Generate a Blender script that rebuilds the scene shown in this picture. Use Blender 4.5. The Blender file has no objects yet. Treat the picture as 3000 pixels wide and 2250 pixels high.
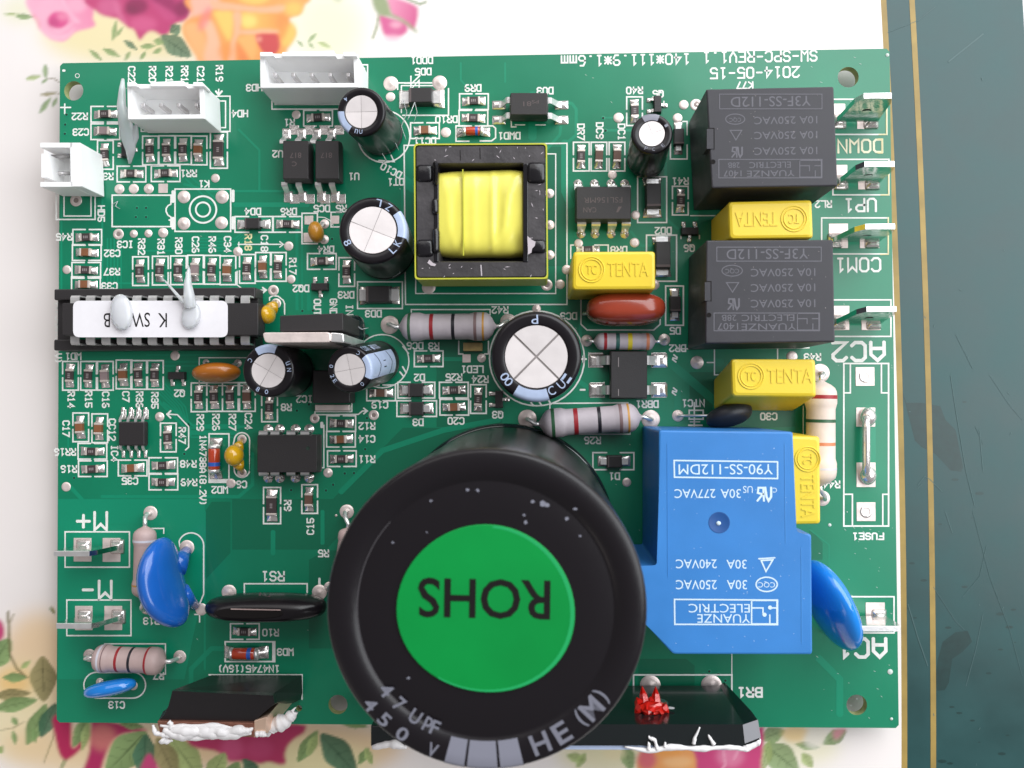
import bpy, math, random
import numpy as np
from mathutils import Vector, Matrix, Euler
random.seed(7); rng=np.random.RandomState(7)
scene=bpy.context.scene
scene.unit_settings.system='METRIC'; scene.unit_settings.scale_length=0.01   # 1 unit = 1 cm
S=0.1                                                                      # all dimensions below are mm
# ------------------------------------------------------------------ camera
CAM=Vector((11.617,-2.194,145.22)); ROT=Euler((0.01937,0.03157,-0.00513)); FPX=2550.0
cam_d=bpy.data.cameras.new('camera'); cam=bpy.data.objects.new('camera',cam_d); scene.collection.objects.link(cam)
cam.location=CAM*S; cam.rotation_euler=ROT
cam_d.sensor_width=36; cam_d.lens=36*FPX/3000; cam_d.clip_start=0.5; cam_d.clip_end=2000
cam_d.dof.use_dof=True; cam_d.dof.focus_distance=14.2; cam_d.dof.aperture_fstop=0.36
scene.camera=cam
# ------------------------------------------------------------------ light of the room
world=bpy.data.worlds.new("World"); scene.world=world; world.use_nodes=True
bg=world.node_tree.nodes['Background']; bg.inputs[0].default_value=(0.95,0.93,0.95,1); bg.inputs[1].default_value=0.20
def window(name,loc,look,sx,sy,e,col):
    l=bpy.data.lights.new(name,'AREA'); l.shape='RECTANGLE'; l.size=sx; l.size_y=sy; l.energy=e; l.color=col
    o=bpy.data.objects.new(name,l); scene.collection.objects.link(o); o.location=loc
    d=Vector(look)-Vector(loc); o.rotation_euler=d.to_track_quat('-Z','Y').to_euler(); return o
window('window_light_right',(34,28,38),(0,12,4),90,58,72000,(0.93,0.97,1.0))
window('window_light_far',(-16,62,62),(-8,0,0),90,60,27000,(1.0,0.97,0.96))
window('window_light_left',(-52,-46,42),(0,0,0),22,30,2300,(1.0,0.90,0.84))
scene.view_settings.view_transform='Standard'; scene.view_settings.look='None'
scene.view_settings.exposure=0; scene.view_settings.gamma=1
# ------------------------------------------------------------------ helpers
RM=ROT.to_matrix()
def P(px,py,z=0.0):
    """point of the plane z (mm above the board) seen at pixel px,py of the photograph"""
    d=RM@Vector(((px-1500)/FPX,-(py-1125)/FPX,-1)); t=(z-CAM.z)/d.z
    return CAM+d*t
PX=0.05714  # mm per photo pixel on the board
def hexc(h):
    r=[int(h[i:i+2],16)/255 for i in (0,2,4)]
    return [x/12.92 if x<=0.04045 else ((x+0.055)/1.055)**2.4 for x in r]
MATS={}
def mat(name,col,rough=0.5,metal=0.0,var=0.0,vscale=8.0,bump=0.0,bscale=40.0,coat=0.0,spec=0.5,trans=0.0,sss=0.0,rvar=0.0):
    if name in MATS: return MATS[name]
    m=bpy.data.materials.new(name); m.use_nodes=True; nt=m.node_tree; b=nt.nodes['Principled BSDF']
    if isinstance(col,str): col=hexc(col)
    col=list(col)[:3]
    b.inputs['Base Color'].default_value=(*col,1); b.inputs['Roughness'].default_value=rough
    b.inputs['Metallic'].default_value=metal; b.inputs['Specular IOR Level'].default_value=spec
    b.inputs['Coat Weight'].default_value=coat; b.inputs['Coat Roughness'].default_value=0.08
    b.inputs['Transmission Weight'].default_value=trans
    if sss: b.inputs['Subsurface Weight'].default_value=sss; b.inputs['Subsurface Radius'].default_value=(0.1,0.1,0.12); b.inputs['Subsurface Scale'].default_value=1.0
    if var or bump or rvar:
        tc=nt.nodes.new('ShaderNodeTexCoord'); geo=nt.nodes.new('ShaderNodeNewGeometry')
    if var or rvar:
        n=nt.nodes.new('ShaderNodeTexNoise'); n.inputs['Scale'].default_value=vscale; n.inputs['Detail'].default_value=5
        nt.links.new(geo.outputs['Position'],n.inputs['Vector'])
    if var:
        mx=nt.nodes.new('ShaderNodeMix'); mx.data_type='RGBA'
        mx.inputs[6].default_value=(*[c*(1-var) for c in col],1); mx.inputs[7].default_value=(*[min(1,c*(1+var)) for c in col],1)
        cr=nt.nodes.new('ShaderNodeMapRange'); cr.inputs[1].default_value=0.3; cr.inputs[2].default_value=0.7
        nt.links.new(n.outputs['Fac'],cr.inputs[0]); nt.links.new(cr.outputs[0],mx.inputs[0]); nt.links.new(mx.outputs[2],b.inputs['Base Color'])
    if rvar:
        cr=nt.nodes.new('ShaderNodeMapRange'); cr.inputs[1].default_value=0.3; cr.inputs[2].default_value=0.7
        cr.inputs[3].default_value=max(0.02,rough-rvar); cr.inputs[4].default_value=rough+rvar
        nt.links.new(n.outputs['Fac'],cr.inputs[0]); nt.links.new(cr.outputs[0],b.inputs['Roughness'])
    if bump:
        n2=nt.nodes.new('ShaderNodeTexNoise'); n2.inputs['Scale'].default_value=bscale; n2.inputs['Detail'].default_value=3
        nt.links.new(geo.outputs['Position'],n2.inputs['Vector'])
        bp=nt.nodes.new('ShaderNodeBump'); bp.inputs['Strength'].default_value=bump; bp.inputs['Distance'].default_value=0.02
        nt.links.new(n2.outputs['Fac'],bp.inputs['Height']); nt.links.new(bp.outputs[0],b.inputs['Normal'])
    MATS[name]=m; return m
M_MASK=mat('green_solder_mask',(0.001,0.195,0.098),0.34,var=0.15,vscale=0.4,bump=0.03,bscale=30,coat=0.2,spec=0.5,rvar=0.05)
M_TRACE=mat('mask_over_copper',(0.002,0.245,0.130),0.34,coat=0.2)
M_TRACE2=mat('mask_over_bare_laminate',(0.001,0.140,0.070),0.34,coat=0.2)
M_EDGE=mat('laminate_edge',(0.33,0.36,0.16),0.7,var=0.2)
M_SILK=mat('white_legend_ink',(0.80,0.80,0.76),0.55,var=0.08,vscale=9)
M_SILKY=mat('yellowed_legend_ink',(0.72,0.66,0.36),0.55,var=0.2,vscale=4)
M_TIN=mat('tinned_pad',(0.80,0.68,0.64),0.42,metal=0.45,var=0.12,vscale=5,bump=0.15,bscale=18)
M_SOLD=mat('solder',(0.88,0.82,0.79),0.24,metal=0.8,var=0.08,vscale=9,bump=0.22,bscale=14)
M_STEEL=mat('tinned_steel',(0.90,0.88,0.87),0.28,metal=0.75,var=0.1,vscale=6,bump=0.1,bscale=20)
M_BLADE=mat('blade_metal',(0.72,0.70,0.69),0.16,metal=1.0,var=0.15,vscale=4,bump=0.25,bscale=7)
M_ENDCAP=mat('end_cap_metal',(0.78,0.68,0.62),0.4,metal=0.5)
M_RES=mat('resistor_glaze',(0.055,0.040,0.040),0.4)
M_RESTOP=mat('resistor_marking',(0.28,0.24,0.24),0.5)
M_BROWN=mat('ceramic_brown',(0.22,0.085,0.035),0.5,var=0.1)
M_DBROWN=mat('ceramic_dark_brown',(0.13,0.065,0.045),0.5,var=0.1)
M_GREYC=mat('ceramic_grey',(0.27,0.20,0.20),0.5,var=0.1)
M_IC=mat('black_moulding',(0.022,0.019,0.020),0.48,bump=0.12,bscale=60)
M_ICM=mat('laser_marking',(0.10,0.075,0.075),0.6)
M_RELAY=mat('black_relay_plastic',(0.026,0.024,0.031),0.48,var=0.15,bump=0.12,bscale=80,rvar=0.05,vscale=3)
M_RELAYT=mat('grey_relay_print',(0.12,0.115,0.135),0.55)
M_BLUE=mat('blue_relay_plastic',(0.030,0.20,0.55),0.48,var=0.07,vscale=1.3,bump=0.16,bscale=90,rvar=0.08)
M_BLUET=mat('pale_relay_print',(0.62,0.76,0.86),0.5)
M_YEL=mat('yellow_box_plastic',(0.80,0.58,0.035),0.34,bump=0.04,bscale=30)
M_TAPE=mat('yellow_film_tape',(0.82,0.74,0.12),0.28,coat=0.25,bump=0.5,bscale=1.1,var=0.05,vscale=2)
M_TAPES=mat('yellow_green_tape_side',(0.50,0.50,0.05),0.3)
M_FERR=mat('ferrite',(0.050,0.045,0.048),0.38,var=0.3,vscale=3,bump=0.25,bscale=14)
M_BOB=mat('black_bobbin',(0.010,0.009,0.011),0.2,bump=0.15,bscale=12)
M_WHITE=mat('white_nylon',(0.95,0.945,0.94),0.4,sss=0.1)
M_SLEEVE=mat('black_sleeve',(0.009,0.007,0.009),0.28,spec=0.35,coat=0.08,bump=0.08,bscale=5)
M_CLEAR=mat('dusty_dark_sleeve',(0.012,0.022,0.022),0.16,coat=0.6,bump=0.2,bscale=6)
M_STRIPE=mat('pale_blue_stripe',(0.42,0.50,0.68),0.35,coat=0.3,var=0.06)
M_STRIPEG=mat('grey_stripe',(0.22,0.22,0.27),0.4,coat=0.2)
M_ALU=mat('brushed_aluminium',(0.88,0.81,0.80),0.38,metal=0.4,var=0.06,vscale=3,bump=0.08,bscale=10)
M_GROOVE=mat('vent_groove',(0.45,0.40,0.39),0.45,metal=0.8)
M_BLUEC=mat('blue_epoxy',(0.012,0.12,0.50),0.22,coat=0.5,var=0.1,vscale=1.5)
M_BLUEL=mat('light_blue_epoxy',(0.010,0.22,0.70),0.15,coat=0.7)
M_DROP=mat('yellow_epoxy',(0.62,0.34,0.010),0.18,coat=0.7,var=0.1,vscale=3)
M_ORANGE=mat('orange_brown_epoxy',(0.42,0.13,0.012),0.3,coat=0.4,var=0.12,vscale=3)
M_DROPO=mat('ochre_epoxy',(0.50,0.22,0.02),0.3,coat=0.3)
M_RED=mat('red_brown_epoxy',(0.36,0.050,0.022),0.25,coat=0.5,var=0.15,vscale=2)
M_BLKE=mat('matt_black_epoxy',(0.020,0.020,0.026),0.45,bump=0.1,bscale=25)
M_RBODY=mat('grey_flameproof_coat',(0.50,0.44,0.47),0.55,var=0.06,vscale=6,bump=0.15,bscale=12)
M_RBODYP=mat('pink_grey_coat',(0.52,0.38,0.36),0.5,var=0.06,vscale=6,bump=0.1,bscale=12)
M_RCREAM=mat('cream_coat',(0.74,0.62,0.55),0.5,var=0.06,vscale=6,bump=0.1,bscale=12)
BAND={k:mat('band_'+k,v,0.45) for k,v in dict(green=(0.03,0.11,0.05),red=(0.33,0.018,0.025),black=(0.015,0.013,0.02),gold=(0.55,0.27,0.04),
     brown=(0.22,0.14,0.14),yellow=(0.70,0.55,0.03),orange=(0.65,0.22,0.10),pale=(0.62,0.60,0.66),teal=(0.03,0.12,0.10)).items()}
M_GLASSR=mat('red_glass_body',(0.50,0.055,0.020),0.08,coat=0.8)
M_BLUEB=mat('blue_cathode_band',(0.03,0.12,0.50),0.3)
M_ROHS=mat('green_sticker',(0.001,0.25,0.045),0.5,spec=0.2,var=0.10,vscale=0.7,bump=0.08,bscale=3)
M_ROHSE=mat('sticker_rim',(0.01,0.35,0.10),0.4)
M_INK=mat('black_ink',(0.010,0.008,0.008),0.7,spec=0.15)
M_LABEL=mat('white_paper_label',(0.82,0.79,0.82),0.5,var=0.02)
M_GLUE=mat('hot_melt_glue',(0.95,0.97,1.0),0.15,trans=0.55,sss=0.3,bump=0.2,bscale=5)
M_PASTE=mat('white_thermal_paste',(0.82,0.79,0.79),0.4,bump=0.15,bscale=5)
M_COPPER=mat('copper_tab',(0.30,0.13,0.09),0.35,metal=0.6,var=0.2)
M_COPL=mat('bright_copper_tab',(0.85,0.60,0.45),0.35,metal=0.6)
M_REDW=mat('red_sealing_wax',(0.80,0.020,0.010),0.12,coat=0.8,trans=0.25,bump=0.5,bscale=10)
M_LED=mat('led_resin',(0.50,0.36,0.14),0.3,var=0.2,vscale=8)
M_DARK=mat('dark_hollow',(0.012,0.03,0.02),0.8)
M_GRIM=mat('ring_grime',(0.30,0.24,0.22),0.5,metal=0.3)

def link(o): scene.collection.objects.link(o); return o
def empty(name,loc=(0,0,0)):
    o=bpy.data.objects.new(name,None); o.empty_display_size=0.5; o.location=Vector(loc)*S; return link(o)
class MB:
    def __init__(s): s.v=[]; s.f=[]; s.m=[]; s.s=[]
    def add(s,vs,fs,mi=0,sm=False):
        o=len(s.v); s.v+= [Vector(v) for v in vs]; s.f+=[tuple(i+o for i in f) for f in fs]; s.m+=[mi]*len(fs); s.s+=[sm]*len(fs); return s
    def loft(s,rings,c0=True,c1=True,mi=0,sm=False,closed=True):
        n=len(rings[0]); vs=[p for r in rings for p in r]; fs=[]
        for i in range(len(rings)-1):
            for j in range(n if closed else n-1):
                k=(j+1)%n; fs.append((i*n+j,i*n+k,(i+1)*n+k,(i+1)*n+j))
        if c0: fs.append(tuple(range(n-1,-1,-1)))
        if c1: fs.append(tuple((len(rings)-1)*n+j for j in range(n)))
        return s.add(vs,fs,mi,sm)
    def box(s,x0,y0,z0,x1,y1,z1,mi=0,bev=0.0):
        if bev<=0: return s.loft([[Vector(p) for p in ((x0,y0,z),(x1,y0,z),(x1,y1,z),(x0,y1,z))] for z in (z0,z1)],mi=mi)
        q=lambda z:[Vector(p) for p in ((x0,y0,z),(x1,y0,z),(x1,y1,z),(x0,y1,z))]
        return qbox(s,q(z0),q(z1),bev,bev,2,mi)
    def strip(s,pts,w,t,mi=0,wdir=None):
        """flat bar of width w, thickness t along pts"""
        rings=[]; n=len(pts)
        for i,p in enumerate(pts):
            d=(pts[min(i+1,n-1)]-pts[max(i-1,0)]).normalized()
            wd=(wdir or Vector((0,0,1)).cross(d)); wd=Vector(wd).normalized(); nn=d.cross(wd).normalized()
            ww=w[i] if isinstance(w,(list,tuple)) else w
            rings.append([p+wd*ww/2+nn*t/2,p-wd*ww/2+nn*t/2,p-wd*ww/2-nn*t/2,p+wd*ww/2-nn*t/2])
        return s.loft(rings,mi=mi)
    def tube(s,pts,r,n=8,mi=0):
        rings=[]; N=len(pts)
        for i,p in enumerate(pts):
            d=(pts[min(i+1,N-1)]-pts[max(i-1,0)]).normalized()
            u=d.orthogonal().normalized() if i==0 else (u-d*u.dot(d)).normalized(); w=d.cross(u)
            rr=r[i] if isinstance(r,(list,tuple)) else r
            rings.append([p+(u*math.cos(a)+w*math.sin(a))*rr for a in [2*math.pi*k/n for k in range(n)]])
        return s.loft(rings,mi=mi,sm=True)
    def lathe(s,o,ax,prof,n=24,mi=0,sm=True,c0=True,c1=True,u=None,a0=0,a1=2*math.pi):
        ax=Vector(ax).normalized(); u=(Vector(u) if u else ax.orthogonal()); u=(u-ax*u.dot(ax)).normalized(); w=ax.cross(u)
        full=abs(a1-a0-2*math.pi)<1e-6; N=n if full else n+1
        rings=[[o+ax*h+(u*math.cos(a)+w*math.sin(a))*r for a in [a0+(a1-a0)*k/n for k in range(N)]] for r,h in prof]
        return s.loft(rings,c0 and full,c1 and full,mi,sm,closed=full)
    def build(s,name,mats,parent=None,loc=None,label=None,kind=None,mod=None):
        if not isinstance(mats,(list,tuple)): mats=[mats]
        loc=Vector(loc) if loc is not None else Vector((0,0,0))
        me=bpy.data.meshes.new(name)
        me.from_pydata([tuple((v-loc)*S) for v in s.v],[],s.f)
        for m_ in mats: me.materials.append(m_)
        me.polygons.foreach_set('material_index',s.m); me.polygons.foreach_set('use_smooth',s.s); me.update()
        o=bpy.data.objects.new(name,me); link(o)
        wl=loc*S
        if parent is not None:
            o.parent=parent; wl=wl-world_loc(parent)
        o.location=wl
        if label: o['label']=label
        if kind: o['kind']=kind
        return o
def world_loc(o):
    l=Vector((0,0,0))
    while o is not None: l=l+o.location; o=o.parent
    return l
def rring(q,r,n,inset=0.0):
    k=len(q); out=[]
    c=[Vector(p) for p in q]
    if inset:
        c2=[]
        for i in range(k):
            a=(c[(i+1)%k]-c[i]).normalized(); b=(c[i-1]-c[i]).normalized(); si=max(0.3,a.cross(b).length)
            c2.append(c[i]+(a+b)*inset/si)
        c=c2
    for i in range(k):
        a=(c[i-1]-c[i]); b=(c[(i+1)%k]-c[i]); ra=min(r,a.length*0.45); rb=min(r,b.length*0.45)
        p0=c[i]+a.normalized()*ra; p1=c[i]+b.normalized()*rb
        for j in range(n+1):
            t=j/n; out.append(p0*(1-t)**2+c[i]*2*t*(1-t)+p1*t*t)
    return out
def qbox(mb,base,top,r=0.3,bev=0.25,n=3,mi=0,sm=False):
    base=[Vector(p) for p in base]; top=[Vector(p) for p in top]
    mid=[t+(b-t)*min(0.45,bev/max(0.01,(b-t).length)) for b,t in zip(base,top)]
    m2=[t+(b-t)*min(0.45,bev*0.3/max(0.01,(b-t).length)) for b,t in zip(base,top)]
    return mb.loft([rring(base,r,n),rring(mid,r,n),rring(m2,r,n,bev*0.3),rring(top,r,n,bev)],mi=mi,sm=sm)
def Q(x0,y0,x1,y1,z): return [P(x0,y1,z),P(x1,y1,z),P(x1,y0,z),P(x0,y0,z)]
def Q4(pts,z): return [P(x,y,z) for x,y in pts]      # TL,TR,BR,BL -> CCW
def QQ(tl,tr,br,bl,z): return [P(*bl,z),P(*br,z),P(*tr,z),P(*tl,z)]
def drop(q,z): return [Vector((p.x,p.y,z)) for p in q]

# ---- printed writing from Blender's own font, fitted into a box
_tc={}
def textmesh(s,depth=0.0,bold=0.0):
    k=(s,depth,bold)
    if k in _tc: return _tc[k]
    cu=bpy.data.curves.new('t','FONT'); cu.body=s; cu.resolution_u=3; cu.offset=bold
    o=bpy.data.objects.new('t',cu); link(o); dg=bpy.context.evaluated_depsgraph_get(); dg.update()
    me=bpy.data.meshes.new_from_object(o.evaluated_get(dg)); 
    vs=[tuple(v.co) for v in me.vertices]; fs=[tuple(p.vertices) for p in me.polygons]
    bpy.data.objects.remove(o); bpy.data.curves.remove(cu); bpy.data.meshes.remove(me)
    xs=[v[0] for v in vs]; ys=[v[1] for v in vs]
    _tc[k]=(vs,fs,min(xs),max(xs),min(ys),max(ys)); return _tc[k]
def write(mb,s,c,u,w,h,up=None,mi=0,depth=0.0,bold=0.0,nrm=Vector((0,0,1))):
    """write s centred on c, baseline direction u, w wide, h high"""
    vs,fs,x0,x1,y0,y1=textmesh(s,0,bold); u=Vector(u).normalized(); v=nrm.cross(u).normalized()
    sx=w/(x1-x0); sy=h/(y1-y0)
    f=lambda p,z:c+u*((p[0]-(x0+x1)/2)*sx)+v*((p[1]-(y0+y1)/2)*sy)+nrm*z
    if depth<=0: mb.add([f(p,0) for p in vs],fs,mi)
    else:
        n=len(vs); edges={}
        for fa in fs:
            for i in range(len(fa)):
                e=(fa[i],fa[(i+1)%len(fa)]); edges[e]=edges.get(e,0)+1
        side=[(a,b,b+n,a+n) for (a,b) in edges if (b,a) not in edges]
        mb.add([f(p,0) for p in vs]+[f(p,depth) for p in vs],[tuple(i+n for i in fa) for fa in fs]+side,mi)
# ---- plotted stroke lettering of the board legend
G={'A':[[(0,0),(0,4),(2,6),(4,4),(4,0)],[(0,2),(4,2)]],'B':[[(0,0),(0,6),(3,6),(4,5),(4,4),(3,3),(4,2),(4,1),(3,0),(0,0)],[(0,3),(3,3)]],
'C':[[(4,5),(3,6),(1,6),(0,5),(0,1),(1,0),(3,0),(4,1)]],'D':[[(0,0),(0,6),(3,6),(4,5),(4,1),(3,0),(0,0)]],'E':[[(4,6),(0,6),(0,0),(4,0)],[(0,3),(3,3)]],
'F':[[(4,6),(0,6),(0,0)],[(0,3),(3,3)]],'G':[[(4,5),(3,6),(1,6),(0,5),(0,1),(1,0),(3,0),(4,1),(4,3),(2,3)]],'H':[[(0,0),(0,6)],[(4,0),(4,6)],[(0,3),(4,3)]],
'I':[[(1,6),(3,6)],[(2,6),(2,0)],[(1,0),(3,0)]],'J':[[(1,1),(2,0),(3,1),(3,6)]],'K':[[(0,0),(0,6)],[(4,6),(0,3),(4,0)]],'L':[[(0,6),(0,0),(4,0)]],
'M':[[(0,0),(0,6),(2,4),(4,6),(4,0)]],'N':[[(0,0),(0,6),(4,0),(4,6)]],'O':[[(0,1),(0,5),(1,6),(3,6),(4,5),(4,1),(3,0),(1,0),(0,1)]],
'P':[[(0,0),(0,6),(3,6),(4,5),(4,4),(3,3),(0,3)]],'Q':[[(0,1),(0,5),(1,6),(3,6),(4,5),(4,1),(3,0),(1,0),(0,1)],[(2,2),(4,0)]],
'R':[[(0,0),(0,6),(3,6),(4,5),(4,4),(3,3),(0,3)],[(2,3),(4,0)]],'S':[[(4,5),(3,6),(1,6),(0,5),(0,4),(1,3),(3,3),(4,2),(4,1),(3,0),(1,0),(0,1)]],
'T':[[(0,6),(4,6)],[(2,6),(2,0)]],'U':[[(0,6),(0,1),(1,0),(3,0),(4,1),(4,6)]],'V':[[(0,6),(0,3),(2,0),(4,3),(4,6)]],'W':[[(0,6),(0,0),(2,2),(4,0),(4,6)]],
'1':[[(1,5),(2,6),(2,0)],[(1,0),(3,0)]],'2':[[(0,5),(1,6),(3,6),(4,5),(4,4),(0,0),(4,0)]],'3':[[(0,5),(1,6),(3,6),(4,5),(4,4),(3,3),(4,2),(4,1),(3,0),(1,0),(0,1)],[(1,3),(3,3)]],
'4':[[(3,0),(3,6),(0,2),(4,2)]],'5':[[(4,6),(0,6),(0,3),(3,3),(4,2),(4,1),(3,0),(1,0),(0,1)]],'6':[[(3,6),(1,6),(0,4),(0,1),(1,0),(3,0),(4,1),(4,2),(3,3),(0,3)]],
'7':[[(0,6),(4,6),(1,0)]],'8':[[(1,3),(0,4),(0,5),(1,6),(3,6),(4,5),(4,4),(3,3),(4,2),(4,1),(3,0),(1,0),(0,1),(0,2),(1,3)],[(1,3),(3,3)]],
'9':[[(1,0),(3,0),(4,2),(4,5),(3,6),(1,6),(0,5),(0,4),(1,3),(4,3)]],'0':[[(0,1),(0,5),(1,6),(3,6),(4,5),(4,1),(3,0),(1,0),(0,1)]],
'-':[[(0.5,3),(3.5,3)]],'+':[[(0,3),(4,3)],[(2,1),(2,5)]],'.':[[(1.7,0.3),(2.3,0.3)]],'(':[[(3,6),(2,5),(2,1),(3,0)]],')':[[(1,6),(2,5),(2,1),(1,0)]],
'*':[[(0,1),(4,5)],[(0,5),(4,1)],[(0,3),(4,3)],[(2,0.8),(2,5.2)]],'m':[[(0,0),(0,4),(4,4),(4,0)],[(2,4),(2,0)]],' ':[],
'~':[[(0,2),(1,4),(2,4),(2,2),(3,2),(4,4)]]}
_zt=[0]
def ribbon(mb,pts,w,z=0.03,mi=0,closed=False):
    """mitred flat line of width w (mm); each line a hair above the last so none are coplanar"""
    _zt[0]=(_zt[0]+1)%9; z=z+0.002*_zt[0]
    pts=[Vector((p[0],p[1],0)) for p in pts]; n=len(pts); hw=w/2; L=[];R=[]
    if closed: pts=pts[:-1] if (pts[0]-pts[-1]).length<1e-6 else pts; n=len(pts)
    for i in range(n):
        if closed: a=(pts[i]-pts[i-1]).normalized(); b=(pts[(i+1)%n]-pts[i]).normalized()
        else:
            a=(pts[i]-pts[i-1]).normalized() if i>0 else (pts[1]-pts[0]).normalized()
            b=(pts[i+1]-pts[i]).normalized() if i<n-1 else a
        na=Vector((-a.y,a.x,0)); nb=Vector((-b.y,b.x,0)); m=(na+nb)
        m=m.normalized() if m.length>1e-4 else na; k=hw/max(0.5,m.dot(na)); p=pts[i].copy()
        if not closed and i==0:
            L.append(p-b*hw+nb*hw*0.45);R.append(p-b*hw-nb*hw*0.45); L.append(p-b*hw*0.45+nb*hw);R.append(p-b*hw*0.45-nb*hw); continue
        if not closed and i==n-1:
            L.append(p+a*hw*0.45+na*hw);R.append(p+a*hw*0.45-na*hw); L.append(p+a*hw+na*hw*0.45);R.append(p+a*hw-na*hw*0.45); continue
        L.append(p+m*k);R.append(p-m*k)
    N=len(L); vs=[Vector((p.x,p.y,z)) for p in L+R]
    fs=[(i,(i+1)%N,N+(i+1)%N,N+i) for i in range(N if closed else N-1)]
    fs=[(f[3],f[2],f[1],f[0]) for f in fs]
    mb.add(vs,fs,mi)
board=empty('circuit_board',(0,0,-1.6))
board['label']='green printed circuit board crowded with relays, capacitors, resistors and chips, lying on a floral mat'
board['category']='circuit board'
def T(s,px,py,h=23,rot=180,adv=None,lw=None,name='printed_designator',m=None):
    """legend text centred on a photo pixel; h = letter height in photo px, rot = way up"""
    H=h*PX; ad=(adv*PX if adv else H*0.735); lw=(lw*PX if lw else H*0.19); gw=ad*0.70; gh=H-lw
    c=P(px,py); a=math.radians(rot); ca,sa=math.cos(a),math.sin(a); mb=MB(); W=ad*(len(s)-1)+gw
    x=-W/2
    for ch in s:
        for st in G.get(ch,[]):
            pts=[(x+p[0]/4*gw, -gh/2+p[1]/6*gh) for p in st]
            pts=[(c.x+p[0]*ca-p[1]*sa, c.y+p[0]*sa+p[1]*ca) for p in pts]
            cl=len(pts)>3 and abs(pts[0][0]-pts[-1][0])+abs(pts[0][1]-pts[-1][1])<1e-6
            ribbon(mb,pts,lw,closed=cl)
        x+=ad
    if mb.v: return mb.build(name,m or M_SILK,board,loc=(c.x,c.y,0))
SILK=MB()
def L(pts,w=4.2,mb=None,closed=False,z=0.03):
    ribbon(mb or SILK,[P(*p) for p in pts],w*PX,closed=closed,z=z)
def arc(cx,cy,r,a0,a1,n=20): return [(cx+r*math.cos(math.radians(a0+(a1-a0)*i/n)),cy+r*math.sin(math.radians(a0+(a1-a0)*i/n))) for i in range(n+1)]
def circ(cx,cy,r,w=4.2): L(arc(cx,cy,r,0,360,40),w,closed=True)
def rect(x0,y0,x1,y1,w=4.2): L([(x0,y0),(x1,y0),(x1,y1),(x0,y1),(x0,y0)],w,closed=True)
def bracket(cx,cy,w,h,orient='h',gap=12,lw=4.4):
    a,b=(w/2,h/2)
    if orient=='h':
        L([(cx-gap/2,cy-b),(cx-a,cy-b),(cx-a,cy+b),(cx-gap/2,cy+b)],lw); L([(cx+gap/2,cy-b),(cx+a,cy-b),(cx+a,cy+b),(cx+gap/2,cy+b)],lw)
    else:
        L([(cx-b,cy-gap/2),(cx-b,cy-a),(cx+b,cy-a),(cx+b,cy-gap/2)],lw); L([(cx-b,cy+gap/2),(cx-b,cy+a),(cx+b,cy+a),(cx+b,cy+gap/2)],lw)

def mesh_of(mb,name,mats):
    o=mb.build(name,mats); me=o.data; bpy.data.objects.remove(o); return me
def place(me,name,loc,rot=0,parent=None,wl=None,label=None):
    """a copy of a piece that shares its mesh; loc in mm, relative to its parent"""
    o=bpy.data.objects.new(name,me); link(o); o.parent=parent
    o.location=Vector(loc)*S-(world_loc(parent) if (parent is board) else Vector((0,0,0))); o.rotation_euler=(0,0,rot)
    if label: o['label']=label
    return o
# ================================================================== the bare board
def holed_board():
    cu=bpy.data.curves.new('b','CURVE'); cu.dimensions='2D'; cu.fill_mode='BOTH'; cu.extrude=0.8*S
    def sp(pts):
        s_=cu.splines.new('POLY'); s_.points.add(len(pts)-1); s_.use_cyclic_u=True
        for i,p in enumerate(pts): s_.points[i].co=(p[0]*S,p[1]*S,0,1)
    r=0.5; sp([(-70+r,55.95),(70-r,55.95),(70,55.95-r),(70,-55.95+r),(70-r,-55.95),(-70+r,-55.95),(-70,-55.95+r),(-70,55.95-r)])
    for x,y,rr in ((216,266,29),(2485,226,30),(2510,2065,29),(990,2064,28),(876,2075,9)):
        c=P(x,y); sp([(c.x+rr*PX*math.cos(a),c.y+rr*PX*math.sin(a)) for a in [2*math.pi*k/40 for k in range(40)]])
    o=bpy.data.objects.new('b',cu); link(o); dg=bpy.context.evaluated_depsgraph_get(); dg.update()
    me=bpy.data.meshes.new_from_object(o.evaluated_get(dg)); bpy.data.objects.remove(o)
    me.materials.clear(); me.materials.append(M_MASK); me.materials.append(M_EDGE)
    for p in me.polygons: p.material_index=0 if abs(p.normal.z)>0.7 else 1
    b=bpy.data.objects.new('bare_board',me); link(b); b.parent=board; b.location=(0,0,-0.8*S+1.6*S)
    b.location=Vector((0,0,-0.8*S))-world_loc(board)
holed_board()
# copper under the mask: pours and tracks
TR=MB(); TR2=MB()
def pour(mb,pts,z=0.006,mi=0):
    mb.add([Vector((P(*p).x,P(*p).y,z)) for p in pts],[tuple(range(len(pts)-1,-1,-1))],mi)
pour(TR2,[(1279,862),(1279,900),(1660,900),(1660,1200),(1500,1250),(1279,1250),(1180,1250),(1075,1370),(980,1460),(950,1700),(950,1960),(1300,2100),(1500,2105),(1500,1250)][:0] or [(1279,905),(1470,905),(1470,1251),(1279,1251)])
pour(TR2,[(1180,1253),(1280,1253),(1470,1253),(1470,1330),(1100,1460),(955,1610),(680,1610),(680,1462),(705,1462),(975,1462)])
pour(TR2,[(955,1612),(1100,1612),(1100,1900),(905,1900),(905,1640)],0.008)
pour(TR2,[(2370,1545),(2410,1590),(2410,1640),(2372,1640)],0.008)
pour(TR2,[(1870,1930),(2010,1930),(2035,1950),(2035,2020),(1870,2020)],0.008)
pour(TR2,[(2020,1090),(2330,1090),(2330,1250),(2100,1260),(2020,1190)],0.008)
pour(TR2,[(620,1470),(675,1470),(675,1620),(600,1700),(600,1500)],0.007)
pour(TR,[(170,1462),(600,1462),(600,1700),(540,1990),(170,1990)],0.005)
pour(TR2,[(1228,430),(1660,430),(1660,780),(1228,780)],0.005)
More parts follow.
